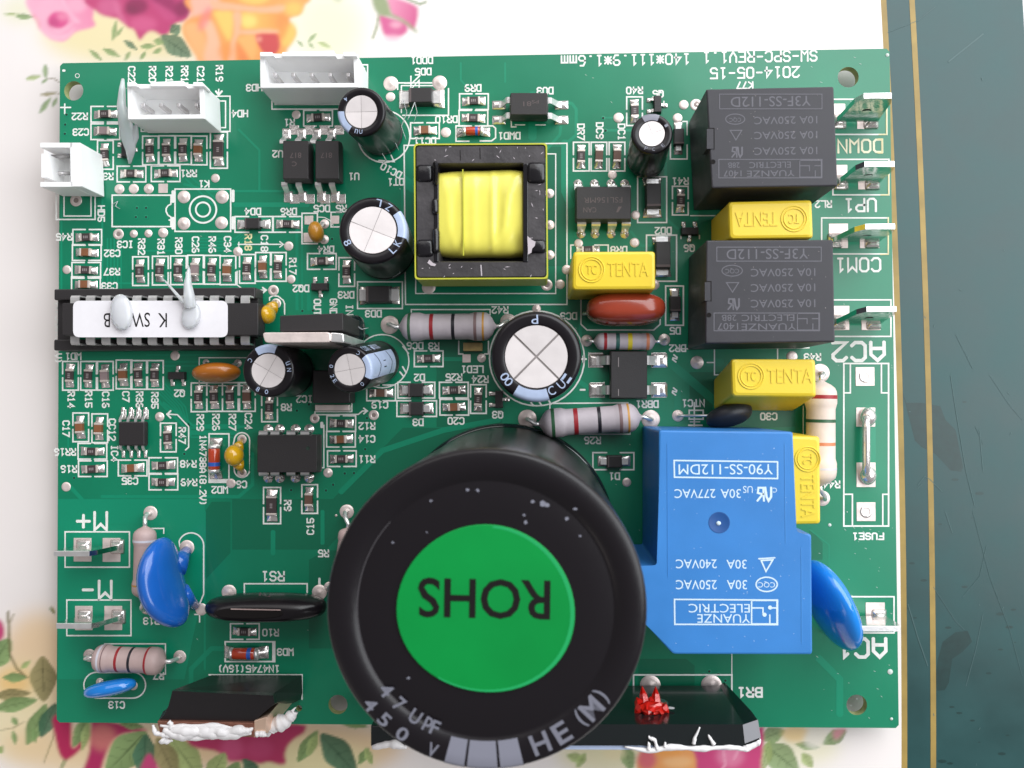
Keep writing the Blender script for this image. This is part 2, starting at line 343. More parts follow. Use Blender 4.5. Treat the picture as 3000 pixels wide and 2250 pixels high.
for pts,w in (([(1661,302),(1675,303),(1688,320),(1688,395),(1660,420)],9),([(1643,372),(1640,395),(1600,440)],8),([(1770,345),(1840,345)],5),([(1775,382),(1850,382)],8),
  ([(1655,420),(1655,560),(1672,600)],22),([(1190,540),(1225,560)],26),([(1150,500),(1215,545)],20),([(560,520),(640,590)],5),([(545,525),(625,600)],5),([(540,540),(620,560),(700,560),(900,560)],7),([(690,600),(900,600)],14),([(690,640),(900,640)],10),
  ([(210,1430),(300,1530),(440,1530)],12),([(300,1455),(700,1455),(740,1420),(740,1330)],10),([(460,1170),(560,1270),(700,1270)],9),([(480,1180),(570,1250),(720,1250)],7),([(430,1060),(620,1060)],5),([(430,1072),(620,1072)],5),([(430,1040),(640,1040)],5),
  ([(1700,1120),(1745,1150)],14),([(1960,1060),(2100,1180),(2100,1260)],24),([(1985,1150),(1985,1215)],18),([(2045,1062),(2110,1062)],22),([(1000,1440),(1120,1320),(1300,1260),(1460,1230)],16),([(2370,1550),(2429,1596),(2429,1680)],3),([(905,850),(905,905)],12),([(870,640),(870,905)],9),([(885,640),(885,905)],5),
  ([(1950,480),(1950,640),(1985,670)],8),([(1850,680),(1880,720),(1930,720)],8),([(2545,1255),(2545,1355)],40),([(735,905),(735,850)],7),([(140+60,1240),(200,1310)],5),([(800,1620),(800,1560)],14),([(945,1500),(945,1590)],12),([(180,600),(180,860)],6),([(300,560),(300,860)],6),([(340,830),(640,830)],5),([(400,735),(640,735)],5)):
    _z=0.012; ribbon(TR,[P(*p) for p in pts],w*PX,z=_z)
for k_ in range(5):
    for pts in ([(440+k_*11,1125),(500+k_*11,1185+k_*2),(560,1245+k_*9),(700,1245+k_*9)],[(315+k_*10,700),(315+k_*10,860)],[(560,735-k_*9),(690,735-k_*9),(730,700-k_*9)]): ribbon(TR,[P(*p) for p in pts],4.5*PX,z=0.013)
for pts,w in (([(1240,500),(1180,560),(1180,640)],10),([(1250,970),(1340,970)],0.1),([(1290,1052),(1350,1052)],12),([(600,1500),(600,1960)],6),([(700,1900),(620,1900),(560,1960),(560,2080)],14),([(2400,1930),(2460,1990),(2460,2090)],20),([(2120,1090),(2120,1240)],14),([(1700,930),(1700,1020)],8),([(1480,185),(1480,240)],5),([(1350,185),(1350,235),(1375,262)],5),([(2040,420),(2040,640)],12),([(1560,280),(1560,400)],24),([(260,520),(260,560),(230,590)],6),([(700,380),(760,440),(760,560)],6)): ribbon(TR,[P(*p) for p in pts],w*PX,z=0.012)
TR.build('copper_track',M_TRACE,board,kind='stuff'); TR2.build('bare_laminate_patch',M_TRACE2,board,kind='stuff')
# tiny plated holes
V=MB()
for x,y in ((195,336),(191,365),(190,392),(401,609),(428,609),(398,636),(428,636),(886,911),(917,910),(1070,1316),(1010,1387),(1037,1386),(976,1420),(955,1437),(853,1436),(870,1203),(878,1180),(1075,1225),(1767,346),(1774,383),(973,700),(2062,1976),(2105,1975),(2125,1994),(2078,1967),(217,1400),(620,1320),(905,1185),(540,1330),(556,1352)):
    c=P(x,y,0.035); V.lathe(c,(0,0,1),[(0.36,0),(0.2,0.012)],14,0,sm=False,c0=False,c1=False); V.lathe(c,(0,0,1),[(0.2,0.004)],14,1,sm=False,c0=False)
V.build('plated_through_hole',[M_TRACE,M_DARK],board,kind='stuff')
# ================================================================== legend lettering
for a in (('R22',234,341),('C23',237,387),('R33',309,517),('RR1',553,508),('R1',848,359),('DC11',1245,413),('DR9',1386,258),('DR10',1308,350),('DWD1',1492,398),
 ('R40',1859,265),('Q5',1928,275),('R41',1993,531),('Q6',2019,727),('DD2',1943,676),('DR8',1813,732),('D5',1978,969),('R45',188,694),('C32',329,742),('R37',328,796),('C33',321,838),
 ('IC3',367,716),('K1',598,539),('DD4',741,620),('DR6',846,620),('DC5',943,611),('R5',1000,611),('DR4',955,731),('DR3',1014,864),('DQ2',882,845),('DD3',1094,919),
 ('Q2',526,1152),('RR16',191,1324),('R16',202,1374),('C35',381,1409),('R48',552,1359),('R49',554,1413),('WD2',644,1435),('C6',708,1419),('R7',465,1980),('C13',342,2065),
 ('R13',444,1819),('R10',793,1853),('WD3',836,1910),('1N4745(16V)',728,1959),('R42',1465,908),('R3',1271,1014),('DC6',1216,1013),('LED1',1384,1082),('D2',1229,1106),('D3',1225,1237),
 ('R25',1330,1105),('C20',1336,1233),('R24',1407,1111),('Q3',1458,1215),('C19',1113,1186),('R8',839,1193),('R12',1075,1248),('C14',1075,1286),('R11',1075,1345),('R5',948,1621),
 ('R26',1736,1290),('DR2',1985,1020),('DBR1',1896,1184),('NTC1',2031,1181),('C30',2252,1220),('D1',1800,1395),('DC3',1666,926),('DU3',1597,266),('DDD1',1236,177),('DD5',1240,210),
 ('U2',814,451),('U1',1037,517),('HD3',745,257),('HD4',703,333),('R43',2380,1046),('R44',2436,1419),('RL2',2412,598),('K77',2182,250),('IC2',892,1169),('WD1',215,1044)):
    T(a[0],a[1],a[2])
for a in (('C22',386,218),('R20',447,218),('R21',496,218),('RR15',541,225),('C21',588,218),('R19',643,215),('R32',415,723),('R31',472,724),('R30',524,720),('C26',573,717),('R46',622,717),('C34',667,716),
 ('C18',775,713),('R17',858,780),('HD5',297,626),('DR7',1702,387),('DC9',1757,383),('DC1',1821,387),('OUT',930,900),('GND',977,899),('IN',1024,908),('R14',209,1171),('R15',260,1170),('C16',310,1171),
 ('C7',369,1162),('R36',409,1171),('R35',454,1173),('R29',587,1238),('R26',633,1237),('R27',681,1237),('C24',728,1234),('C17',194,1256),('CC12',329,1259),('IC4',336,1328),('R47',534,1276),('R9',843,1481)):
    T(a[0],a[1],a[2],rot=-90)
T('R18',727.5,710,rot=-90,m=M_SILKY)
T('C15',909.4,1542,rot=90); T('1N4738A(8.2V)',595,1378,h=22,rot=-90); T('1N4734A(5.1V)',172,963,h=22,rot=-90)
T('DC10',1146,500,rot=152); T('DT1',1160,533)
T('DOWN',2520,428,h=42,adv=34,lw=6.2,m=mat('aged_legend_ink',(0.76,0.73,0.52),0.55,var=0.12,vscale=3)); T('UP1',2520,601,h=42,adv=33,lw=6.2); T('COM1',2514,776,h=44,adv=34,lw=6.2)
T('AC2',2515,1030,h=62,adv=54,lw=10); T('AC1',2525,1898,h=62,adv=50,lw=10); T('M+',270,1527,h=60,adv=52,lw=8.5); T('M-',283,1728,h=60,adv=52,lw=8.5)
T('RS1',800,1688,h=31,adv=24,lw=5); T('FUSE1',2543,1571,h=22,adv=18.5,lw=4.6); T('BR1',2197,2028,h=31,adv=25,lw=6)
T('SW-SPC-REV1.1',2226,166,h=35,adv=25.8,lw=5.2,name='printed_legend'); T('2014-05-15',2211,213,h=35,adv=26.3,lw=5.2,name='printed_legend'); T('140*111.9*1.6mm',1832,176,h=34,adv=25.4,lw=5,name='printed_legend')
T('+',1709,1052,h=30); T('-',1707,1142,h=30); T('~',1977,1050,h=36,rot=75,lw=4.5); T('~',1976,1147,h=36,rot=75,lw=4.5)
# ================================================================== legend outlines
L([(178,315),(207,315)],4.5); L([(190,305),(190,333)],4.5); circ(227,222,6,2); L([(186,207),(189,207)],7)
L([(641,262),(641,282)],4);L([(633,268),(641,278),(650,268)],6)
rect(414,282,674,385,4); L([(646,296),(661,296),(661,374),(424,374)],4)
rect(797,190,1077,320,4); L([(806,297),(806,306),(1068,306),(1068,200)],4)
L([(165,450),(165,643),(279,643),(279,450)],4.2); L([(188,470),(188,633),(267,633),(267,470)],4.2)
L([(284,457),(262,457)],4); L([(271,447),(262,457),(271,467)],4)
# empty chip and key footprints
L([(501,572),(329,572),(329,664),(501,664),(501,645),(496,645)],4.4); L([(501,572),(501,598),(492,603),(487,611),(487,620),(492,630),(501,636),(501,645)],4.2)
rect(513,554,676,678,4.4); L([(507,562),(507,590)],9); L([(507,640),(507,668)],9); L([(683,560),(683,588)],9); L([(683,638),(683,668)],9)
circ(595,614,39,5.4); circ(595,614,21,5.4)
L([(698,716),(823,716)],3.6); L([(700,710),(700,722)],3.4); L([(820,708),(830,716),(820,724)],3.6)
L([(757,850),(775,850)],3.8); L([(770,843),(780,850),(770,858)],5); L([(790,880),(790,872),(800,866),(815,868),(830,880),(834,890),(834,920)],4)
L([(695,795),(695,835),(706,843)],3.4)
rect(885,625,930,714,4.2); L([(930,636),(950,637),(966,645),(976,660)],2.6); L([(1000,622),(970,622),(970,665),(1000,665)],4)
rect(1047.5,825.7,1179,904,4.2)
L([(1184,426),(1661,420),(1661,892),(1188,892),(1184,426)],4,closed=True); rect(1218,451,1628,860,3.4)
L([(1205,920),(1205,907),(1436,907),(1436,922)],3.6)
rect(584,1048,740,1130,3.4)
L([(1344,1000),(1344,1037),(1356,1037)],4); L([(1431,1000),(1431,1037),(1420,1037)],4)
L([(489,1213),(520,1215),(553,1250),(553,1310),(544,1318)],4); L([(500,1204),(490,1214),(500,1224)],5)
rect(612.8,1271,671,1413,4.4); L([(615,1407),(669,1407)],8)
L([(684,1300)]+arc(709,1290,22.5,180,360,12)+[(731,1380)]+arc(709,1376,22.5,0,180,12),4.2,closed=True)
L([(928,1280),(942,1280)],3); L([(941,1246),(949,1246),(949,1370),(928,1372)],4); L([(943,1240),(943,1250)],9); L(arc(940,1327,12,90,270,10),3.6)
L([(923,1206),(923,1215),(1050,1214),(1062,1204),(1074,1204)],3.8); L([(1066,1196),(1076,1204),(1066,1212)],4.4); L([(1031,1160),(1031,1206),(925,1206)],3.6)
circ(1120,1058,78,3.8); L([(1180,1015),(1197,1035)],4); L([(1180,1075),(1190,1092)],5);L([(1172,1090),(1182,1102)],5)
circ(850,1090,70,3); circ(1125,400,76,4.2); L([(1146,455),(1155,474),(1110,470)],4)
circ(1573,1050,139,4.4); L([(1556,1180),(1562,1187)],5); L([(1581,1179),(1587,1188)],5); L([(1607,1172),(1614,1184)],5); L([(1611,1182),(1840,1180)],4); L([(1611,1182),(1611,1205)],4); L([(1645,1272),(1846,1272),(1846,1262)],3.4)
rect(2019,1202,2060,1228,4.4); L([(2034,1180),(2034,1248)],4.4); L([(2018,1246),(2056,1246)],5); L([(2022,1236),(2050,1236)],3)
L([(1702,880),(1702,950),(1720,967),(1915,967),(1934,950),(1934,880)],4.2)
L([(1985,1022),(2370,1019)],3.8); L([(2093,1010),(2093,1098),(2278,1098),(2278,1010)],3.8); L([(2093,1011),(2278,1011)],7); L([(2072,1062),(2093,1062)],4); L([(2023,632),(2100,632)],3.4)
L([(2353,1190),(2353,1280)],3); L([(2446,1160),(2446,1400)],3.4)
for y0,y1,xr,xl in ((291,394,2598,2440),(467,571,2604,2440),(638.5,744,2602,2407),(878.6,985.6,2610,2440),(1748,1854,2619,2430)):
    rect(xl,y0,xr,y1,4.2)
YS=MB()
for y0,y1,x in ((305,394,2597),(489,571,2603),(638,745,2602)): L([(x,y0),(x,y1),(x-22,y1+.5)],3.6,YS,z=0.052)
L([(2572,428-20),(2584,428-20),(2584,428+20),(2572,428+20)],4.5,YS,z=0.052)
YS.build('yellowed_flux_line',M_SILKY,board)
rect(191,1558,379.5,1661.5,4.2); rect(196,1757.7,384,1862,4.2)
rect(2472,1065,2603,1541,4.6); L([(2491,1065),(2491,1151),(2474,1151)],4.2); L([(2582,1065),(2582,1151),(2600,1151)],4.2); L([(2497,1541),(2497,1448),(2474,1448)],4.2); L([(2586,1541),(2586,1448),(2602,1448)],4.2)
L([(307,1910),(307,1886),(485,1886),(485,1975),(470,1975)],3.8)
L([(290,1970),(385,1970)]+arc(389,2007,38,-90,90,14)+[(290,2045)]+arc(284,2007,38,90,270,14),4.2,closed=True)
L([(716,1735),(716,1710),(900,1710),(900,1735)],4.2); L([(936,1696),(936,1716)],7)
rect(660,1880,805,1938,4.6); L([(801,1884),(801,1936)],7)
L([(613,1977),(885,1977),(885,2048)],4.6)
L([(527,1600)]+arc(560,1598,37,200,360,14)+[(597,1740),(585,1770)],4.2); L([(445,1548),(480,1548),(480,1562)],3.8); L([(571,1800),(585,1800),(585,1822)],4)
rect(1856,1977,2144,2060,4.6); L([(2144,1800),(2144,1975)],2.6)
L([(1165,262),(1165,243),(1270,243)],4.2); L([(1176,330),(1176,251),(1283,251)],3.6) ; L([(1314,260),(1314,338),(1180,338)],4.2); L([(1204,224),(1204,262),(1228,235),(1228,265)],4.4); L([(1206,245),(1230,222)],4.4);L([(1185,244),(1204,244)],4)
L([(1498,340),(1498,372),(1512,372)],4); L([(1510,366),(1537,366)],3.6); L([(1570,366),(1597,366)],3.6)
L([(2000,356),(2013,356),(2013,395)],4); L([(1964,395),(1964,466),(2013,466),(2013,425)],4)
rect(1868,518,1953,652,4.2); rect(1894,689,1982,824,4.4); rect(1950,838,2002,953,4.4)
L([(1672,757),(1672,718),(1680,718)],4);L([(1743,718),(1782,718),(1782,760)],4.4)
L([(1975,1050),(1975,1050.5)],3)
for x,y,s_ in ((1945,297,1),(1995,690,1),(2049,690,1)): L([(x,y),(x,y+9)],4)
rect(1336,368,1452,414,4.4) if False else None
L([(1374,414),(1336,414),(1336,369),(1379,369)],4.2); L([(1407,369),(1444,369),(1452,376),(1452,404),(1440,413),(1407,413)],4.4)
# ================================================================== solder pads
def pad_mesh(kind,r=1.0):
    mb=MB()
    if kind=='dome': mb.lathe(Vector((0,0,0.03)),(0,0,1),[(r,0),(r*0.97,0.04),(r*0.62,0.07),(r*0.42,0.13),(r*0.2,0.24),(0.02,0.27)],26,0,c0=False)
    elif kind=='flat': mb.lathe(Vector((0,0,0.03)),(0,0,1),[(r,0),(r*0.95,0.05),(r*0.5,0.08),(0.02,0.085)],24,0,c0=False)
    elif kind=='ring': 
        mb.lathe(Vector((0,0,0.03)),(0,0,1),[(r,0),(r*0.94,0.05),(r*0.55,0.055),(r*0.42,0.0)],26,0,c0=False,c1=False); mb.lathe(Vector((0,0,0.028)),(0,0,1),[(r*0.45,0)],20,1,c0=False)
    elif kind=='square': qbox(mb,[Vector(p) for p in ((-r,-r,0.02),(r,-r,0.02),(r,r,0.02),(-r,r,0.02))],[Vector(p) for p in ((-r,-r,0.07),(r,-r,0.07),(r,r,0.07),(-r,r,0.07))],0.08,0.03); 
    return mb
_pm={}
def PAD(x,y,rpx,kind='dome',name='solder_pad',parent=None,m=None):
    r=rpx*PX; k=(kind,round(r,2),(m or M_TIN).name)
    if k not in _pm: _pm[k]=mesh_of(pad_mesh(kind,r),name,[m or M_TIN,M_GRIM if kind=='ring' else M_SOLD])
    return place(_pm[k],name,P(x,y,0),random.random()*6 if kind!='square' else 0,board)
for x,y,r,k in ((350,554,15,'dome'),(392,553,15,'flat'),(436,553,15,'dome'),(478,552,14,'square'),(347,686,16,'ring'),(392,685,12,'dome'),(435,684,12,'dome'),(478,682,15,'dome'),(631,522,13,'flat'),
 (539,577,19,'dome'),(651,577,20,'dome'),(539,655,19,'dome'),(649,653,19,'dome'),(196,790,13,'flat'),(223,587,18,'ring'),(846,721,14,'flat'),(697,737,14,'dome'),(853,818,13,'flat'),(801,851,16,'ring'),(809,889,15,'ring'),
 (513,1042,14,'flat'),(468,1221,14,'dome'),(194,1426,14,'flat'),(677,1416,14,'flat'),(922,1226,14,'ring'),(961,1385,14,'dome'),(1095,1216,15,'ring'),(868,336,13,'flat'),(1145,245,22,'dome'),(1144,284,14,'flat'),(1288,243,22,'dome'),(1306,388,15,'flat'),
 (2003,307,14,'flat'),(2039,307,17,'ring'),(1985,346,14,'flat'),(1812,345,15,'flat'),(1695,713,13,'flat'),(1859,711,14,'flat'),(1862,630,13,'flat'),(1794,512,13,'flat'),(1641,833,14,'flat'),(2042,1062,19,'dome'),(1836,1413,13,'flat'),
 (1610,567,14,'dome'),(1611,659,14,'dome'),(1611,747,14,'dome'),(1602,835,17,'ring'),(1256,842,20,'flat'),(1572,905,13,'dome'),(2320,1045,16,'flat'),(1905,2008,30,'dome'),(2084,2008,30,'dome'),(671,1735,22,'dome'),(936,1735,22,'dome'),(431,1780,18,'dome'),
 (1916,834,16,'dome'),(1660,790,14,'flat'),(548,1604,22,'dome'),(590,1785,18,'flat'),(985,1510,4,'flat'),(1367,1050,12,'square'),(1411,1049,13,'dome'),(951,656,14,'dome'),(950,702,14,'dome'),(905,645,13,'square'),(903,696,14,'square'),(982,644,12,'square'),
 (604,1062,10,'dome'),(697,1064,12,'dome'),(293,1998,12,'dome'),(390,2008,14,'dome'),(2042,307,4,'flat')):
    PAD(x,y,r,k)
for x,y in ((2534,1103),(2537,1499)):
    o=PAD(x,y,27,'square'); PAD(x,y,19,'ring',m=M_SOLD)
for x,y0,y1 in ((2536,1194,1250),(2537,1355,1427)):
    q=Q(x-28,y0,x+28,y1,0.02); MBp=MB(); qbox(MBp,q,drop(q,0.08),0.08,0.03); MBp.build('solder_pad',M_TIN,board,loc=P(x,(y0+y1)/2))
# ================================================================== small chips
def solder_fillet(w,l,h):
    """solder from the pad edge (x=0) up to the part (x=l)"""
    mb=MB(); n=5; rings=[]
    for i in range(n+1):
        t=i/n; x=l*t; z=0.05+h*(t**1.8); k=1-0.12*t
        zs=[0.02,z,z+0.10*math.sin(math.pi*min(1,t*1.1)),z,0.02]; ys=[-w/2*k,-w/2*k*0.9,0,w/2*k*0.9,w/2*k]
        rings.append([Vector((x,ys[j],zs[j])) for j in range(5)])
    return mb.loft([list(reversed(r)) for r in rings],sm=True)
FIL={}
def chip_meshes(L_,W_,H_,bm,mark=None):
    b=MB(); b.box(-L_/2,-W_/2,0.08,L_/2,W_/2,H_,0,0.04)
    if mark:
        b.box(-L_/2+0.06,-W_/2+0.08,H_,L_/2-0.06,W_/2-0.08,H_+0.012,1)
        for i in range(3): b.box(-0.42+i*0.3,-0.22,H_+0.012,-0.25+i*0.3,0.22,H_+0.02,2); 
    return mesh_of(b,'chip_body',[bm,M_RES,M_RESTOP])
CH={'r':chip_meshes(1.45,1.25,0.55,M_RES,True),'c':chip_meshes(1.25,1.25,0.85,M_BROWN),'g':chip_meshes(1.35,1.25,0.8,M_GREYC),'d':chip_meshes(1.45,1.25,0.8,M_DBROWN),'R':chip_meshes(2.5,1.7,0.6,M_RES,True)}
def endcap(H_,W_): return mesh_of(MB().box(0,-W_/2,0.05,0.34,W_/2,H_+0.02,0,0.05),'end_cap',M_ENDCAP)
EC={'r':endcap(0.56,1.28),'c':endcap(0.86,1.28),'g':endcap(0.81,1.28),'d':endcap(0.81,1.28),'R':endcap(0.6,1.72)}
FM={'r':mesh_of(solder_fillet(1.55,1.0,0.40),'solder_fillet',M_SOLD),'c':mesh_of(solder_fillet(1.55,1.05,0.55),'solder_fillet',M_SOLD),'R':mesh_of(solder_fillet(2.0,1.2,0.45),'solder_fillet',M_SOLD)}
NM={'r':'chip_resistor','c':'ceramic_chip_capacitor','g':'ceramic_chip_capacitor','d':'ceramic_chip_capacitor','R':'chip_resistor'}
def smd(x,y,o='h',k='r',br=True,label=None,bw=84,bh=46):
    c=P(x,y,0); rot=0 if o=='h' else math.pi/2
    hl={'r':0.725,'c':0.625,'g':0.675,'d':0.725,'R':1.25}[k]
    b=place(CH[k],NM[k],c+Vector((random.uniform(-.05,.05),random.uniform(-.05,.05),0)),rot+random.uniform(-0.05,0.05),board,label=label)
    fk={'r':'r','c':'c','g':'c','d':'c','R':'R'}[k]; fl={'r':1.0,'c':1.05,'R':1.2}[fk]
    for sgn in (1,-1):
        e=place(EC[k],'end_cap',(sgn*hl,0,0),0 if sgn>0 else math.pi,b)
        f=place(FM[fk],'solder_fillet',(sgn*(hl+0.30+fl),random.uniform(-.04,.04),0),(math.pi if sgn>0 else 0)+random.uniform(-.05,.05),b); f.scale=(random.uniform(.94,1.03),random.uniform(.9,1.05),random.uniform(.6,1.35))
    if br: bracket(x,y,bw,bh,o)
for a in ((309,335,'h','r'),(309,386,'h','g'),(309,454,'v','r'),(441,441,'v','r'),(489,440,'v','r'),(538,440,'v','r'),(583.5,441,'v','c'),(385.5,510,'h','r'),(485.5,509,'h','r'),
 (932,346.5,'h','r'),(1245,383,'h','c'),(1388.5,298,'h','r'),(1387,346.5,'h','r'),(1703,459,'v','r'),(1754.7,459,'v','d'),(1807.5,459,'v','d'),(1859,326,'v','r'),(1993,588,'v','r'),(1723,734,'h','r',False),
 (256,695.5,'h','r'),(254.6,740,'h','c'),(253,792,'h','r'),(252,834,'h','c'),(412,794.5,'v','r'),(470,793,'v','r'),(523,792,'v','r'),(573,790,'v','g'),(622,790.5,'v','r'),(668,792,'v','c'),
 (842.7,657.5,'h','r'),(943,766,'h','r'),(1016,797,'v','r'),(725,787.7,'v','r'),(772,782,'v','c'),(815.6,782,'v','r'),
 (206.8,1101,'v','r'),(259.7,1101,'v','r'),(309,1101,'v','g'),(363.8,1097,'v','c'),(406.7,1098.5,'v','r'),(455.5,1098.5,'v','r'),(583.5,1164,'v','r'),(629,1163,'v','r'),(675,1163,'v','r'),(725,1163,'v','d'),
 (237,1252,'v','c'),(292.7,1254.6,'v','c'),(493.5,1281.7,'v','r'),(271,1322,'h','r'),(272.4,1373,'h','r'),(389,1371,'h','c'),(478.5,1364,'h','r'),(479,1412,'h','r'),(717.5,1850,'h','r'),
 (1256,1051,'h','r'),(1329.6,1143,'h','r'),(1331,1193,'h','c'),(1401.5,1169,'v','r'),(1116.6,1151,'h','d'),(790,1193.5,'v','r'),(1000,1241,'h','r'),(999,1286.6,'h','c'),(1001.6,1343.6,'h','r'),(907.5,1462,'v','d')):
    smd(*a)
smd(641.5,440,'v','R',bw=106,bh=50); smd(797.4,1481,'v','R',bw=106,bh=50)
# bigger chip diodes
def box_diode(x,y,o,bl,bwid,h,padl,padw,tot,label=None,wide=False,box=None):
    """black two-lead moulded diode"""
    c=P(x,y,0); rot=0 if o=='h' else math.pi/2
    b=MB(); a,w=bl/2*PX,bwid/2*PX
    b.loft([[Vector(p) for p in ((-a,-w,z0),(a,-w,z0),(a,w,z0),(-a,w,z0))] for z0 in (0.1,h*0.5)],mi=0,c1=False)
    q=lambda k,z:[Vector(p) for p in ((-a*k,-w*k,z),(a*k,-w*k,z),(a*k,w*k,z),(-a*k,w*k,z))]
    qbox(b,q(1,h*0.5),q(0.93,h),0.08,0.1,2)
    b.add([Vector((-a*0.9,-w*0.9,h+0.01)),Vector((-a*0.72,-w*0.9,h+0.01)),Vector((-a*0.72,w*0.9,h+0.01)),Vector((-a*0.9,w*0.9,h+0.01))],[(0,1,2,3)],1)
    me=mesh_of(b,'moulded_diode',[M_IC,M_ICM]); ob=place(me,'moulded_diode',c,rot,board,label=label)
    f=mesh_of(solder_fillet(padw*PX,padl*PX,h*0.35),'solder_fillet',M_SOLD)
    ld=mesh_of(MB().box(0,-padw*0.3*PX,0.25,padl*0.75*PX,padw*0.3*PX,h*0.42,0,0.03),'lead',M_STEEL)
    for s_ in (1,-1):
        place(f,'solder_fillet',(s_*tot/2*PX,0,0),math.pi if s_>0 else 0,ob); place(ld,'lead',(s_*(a-0.1),0,0),0 if s_>0 else math.pi,ob)
box_diode(743.7,657.5,'h',46,33,1.1,22,30,100); bracket(743.7,657.5,110,46,'h',30)
box_diode(1219.7,1143,'h',46,40,1.1,26,34,100); bracket(1219.7,1143,108,46,'h',36)
box_diode(1221,1197,'h',44,40,1.1,26,34,100); bracket(1221,1197,116,46,'h',36)
box_diode(1799,1351,'h',44,36,1.1,26,32,96); bracket(1797,1351,120,50,'h',40)
box_diode(1113,866,'h',74,50,2.2,30,56,118); box_diode(1236,291,'h',72,46,2.2,32,58,135)
box_diode(1910.6,580,'v',72,44,2.2,24,58,116); box_diode(1937.7,752,'v',80,44,2.2,24,58,118); box_diode(1976,892,'v',46,32,1.2,24,30,96); box_diode(1986.5,405,'v',48,30,1.2,22,26,96)
# glass diodes
def melf(x,y,o,r,l,boxed=True,tot=None,bandoff=0.25,label='small red glass diode with a blue band'):
    c=P(x,y,0); rot=0 if o=='h' else -math.pi/2; R=r*PX; Ln=l*PX
    b=MB(); b.lathe(Vector((-Ln/2,0,R+0.05)),(1,0,0),[(R*0.9,0),(R,0.15),(R,Ln-0.15),(R*0.9,Ln)],20)
    ob=place(mesh_of(b,'glass_diode',M_GLASSR),'glass_diode',c,rot,board,label=label)
    b=MB(); b.lathe(Vector((Ln*bandoff-Ln*0.09,0,R+0.05)),(1,0,0),[(R*1.02,0),(R*1.02,Ln*0.18)],20,c0=False,c1=False); place(mesh_of(b,'cathode_band',M_BLUEB),'cathode_band',(0,0,0),0,ob)
    e=MB(); e.lathe(Vector((0,0,R+0.05)),(1,0,0),[(R*1.03,0),(R*1.03,0.4),(R*0.8,0.5)],20); em=mesh_of(e,'end_cap',M_STEEL)
    t=(tot or l*1.9)/2*PX; f=mesh_of(solder_fillet(R*2.3,t-Ln/2-0.35,R*1.1),'solder_fillet',M_SOLD)
    for s_ in (1,-1): place(em,'end_cap',(s_*Ln/2,0,0),0 if s_>0 else math.pi,ob); place(f,'solder_fillet',(s_*t,0,0),math.pi if s_>0 else 0,ob)
melf(1387,388.5,'h',13,42,tot=100); melf(634,1343,'v',17,62,tot=122); melf(722,1910,'h',17,66,tot=132)
# small transistors
def sot(x,y,rot,w=2.9,d=1.35,sc=1.0,label=None):
    c=P(x,y,0); b=MB(); qbox(b,[Vector(p)*sc for p in ((-w/2,-d/2,0.15),(w/2,-d/2,0.15),(w/2,d/2,0.15),(-w/2,d/2,0.15))],[Vector(p)*sc for p in ((-w/2+.1,-d/2+.1,1.1),(w/2-.1,-d/2+.1,1.1),(w/2-.1,d/2-.1,1.1),(-w/2+.1,d/2-.1,1.1))],0.06,0.06,2)
    ob=place(mesh_of(b,'chip_transistor',M_IC),'chip_transistor',c,math.radians(rot),board)
    for px_,s_ in ((-0.95,1),(0.95,1),(0,-1)):
        l=MB(); l.strip([Vector((px_,s_*(d/2-0.1),0.5)),Vector((px_,s_*(d/2+0.3),0.5)),Vector((px_,s_*(d/2+0.45),0.12)),Vector((px_,s_*(d/2+0.85),0.1))],0.45,0.12,wdir=Vector((1,0,0)))
        l.loft([rring([Vector((px_-0.4,s_*(d/2+0.25),z)),Vector((px_+0.4,s_*(d/2+0.25),z)),Vector((px_+0.4,s_*(d/2+1.1),z)),Vector((px_-0.4,s_*(d/2+1.1),z))],0.1,2,i_) for z,i_ in ((0.03,0),(0.16,0.06),(0.24,0.22))],mi=0,sm=True)
        place(mesh_of(l,'lead',M_SOLD),'lead',(0,0,0),0,ob)
sot(940,842,0); sot(523,1101,180); sot(1462.5,1170,90); sot(2019,680,0); sot(1925,310,90); sot(374,440,90)
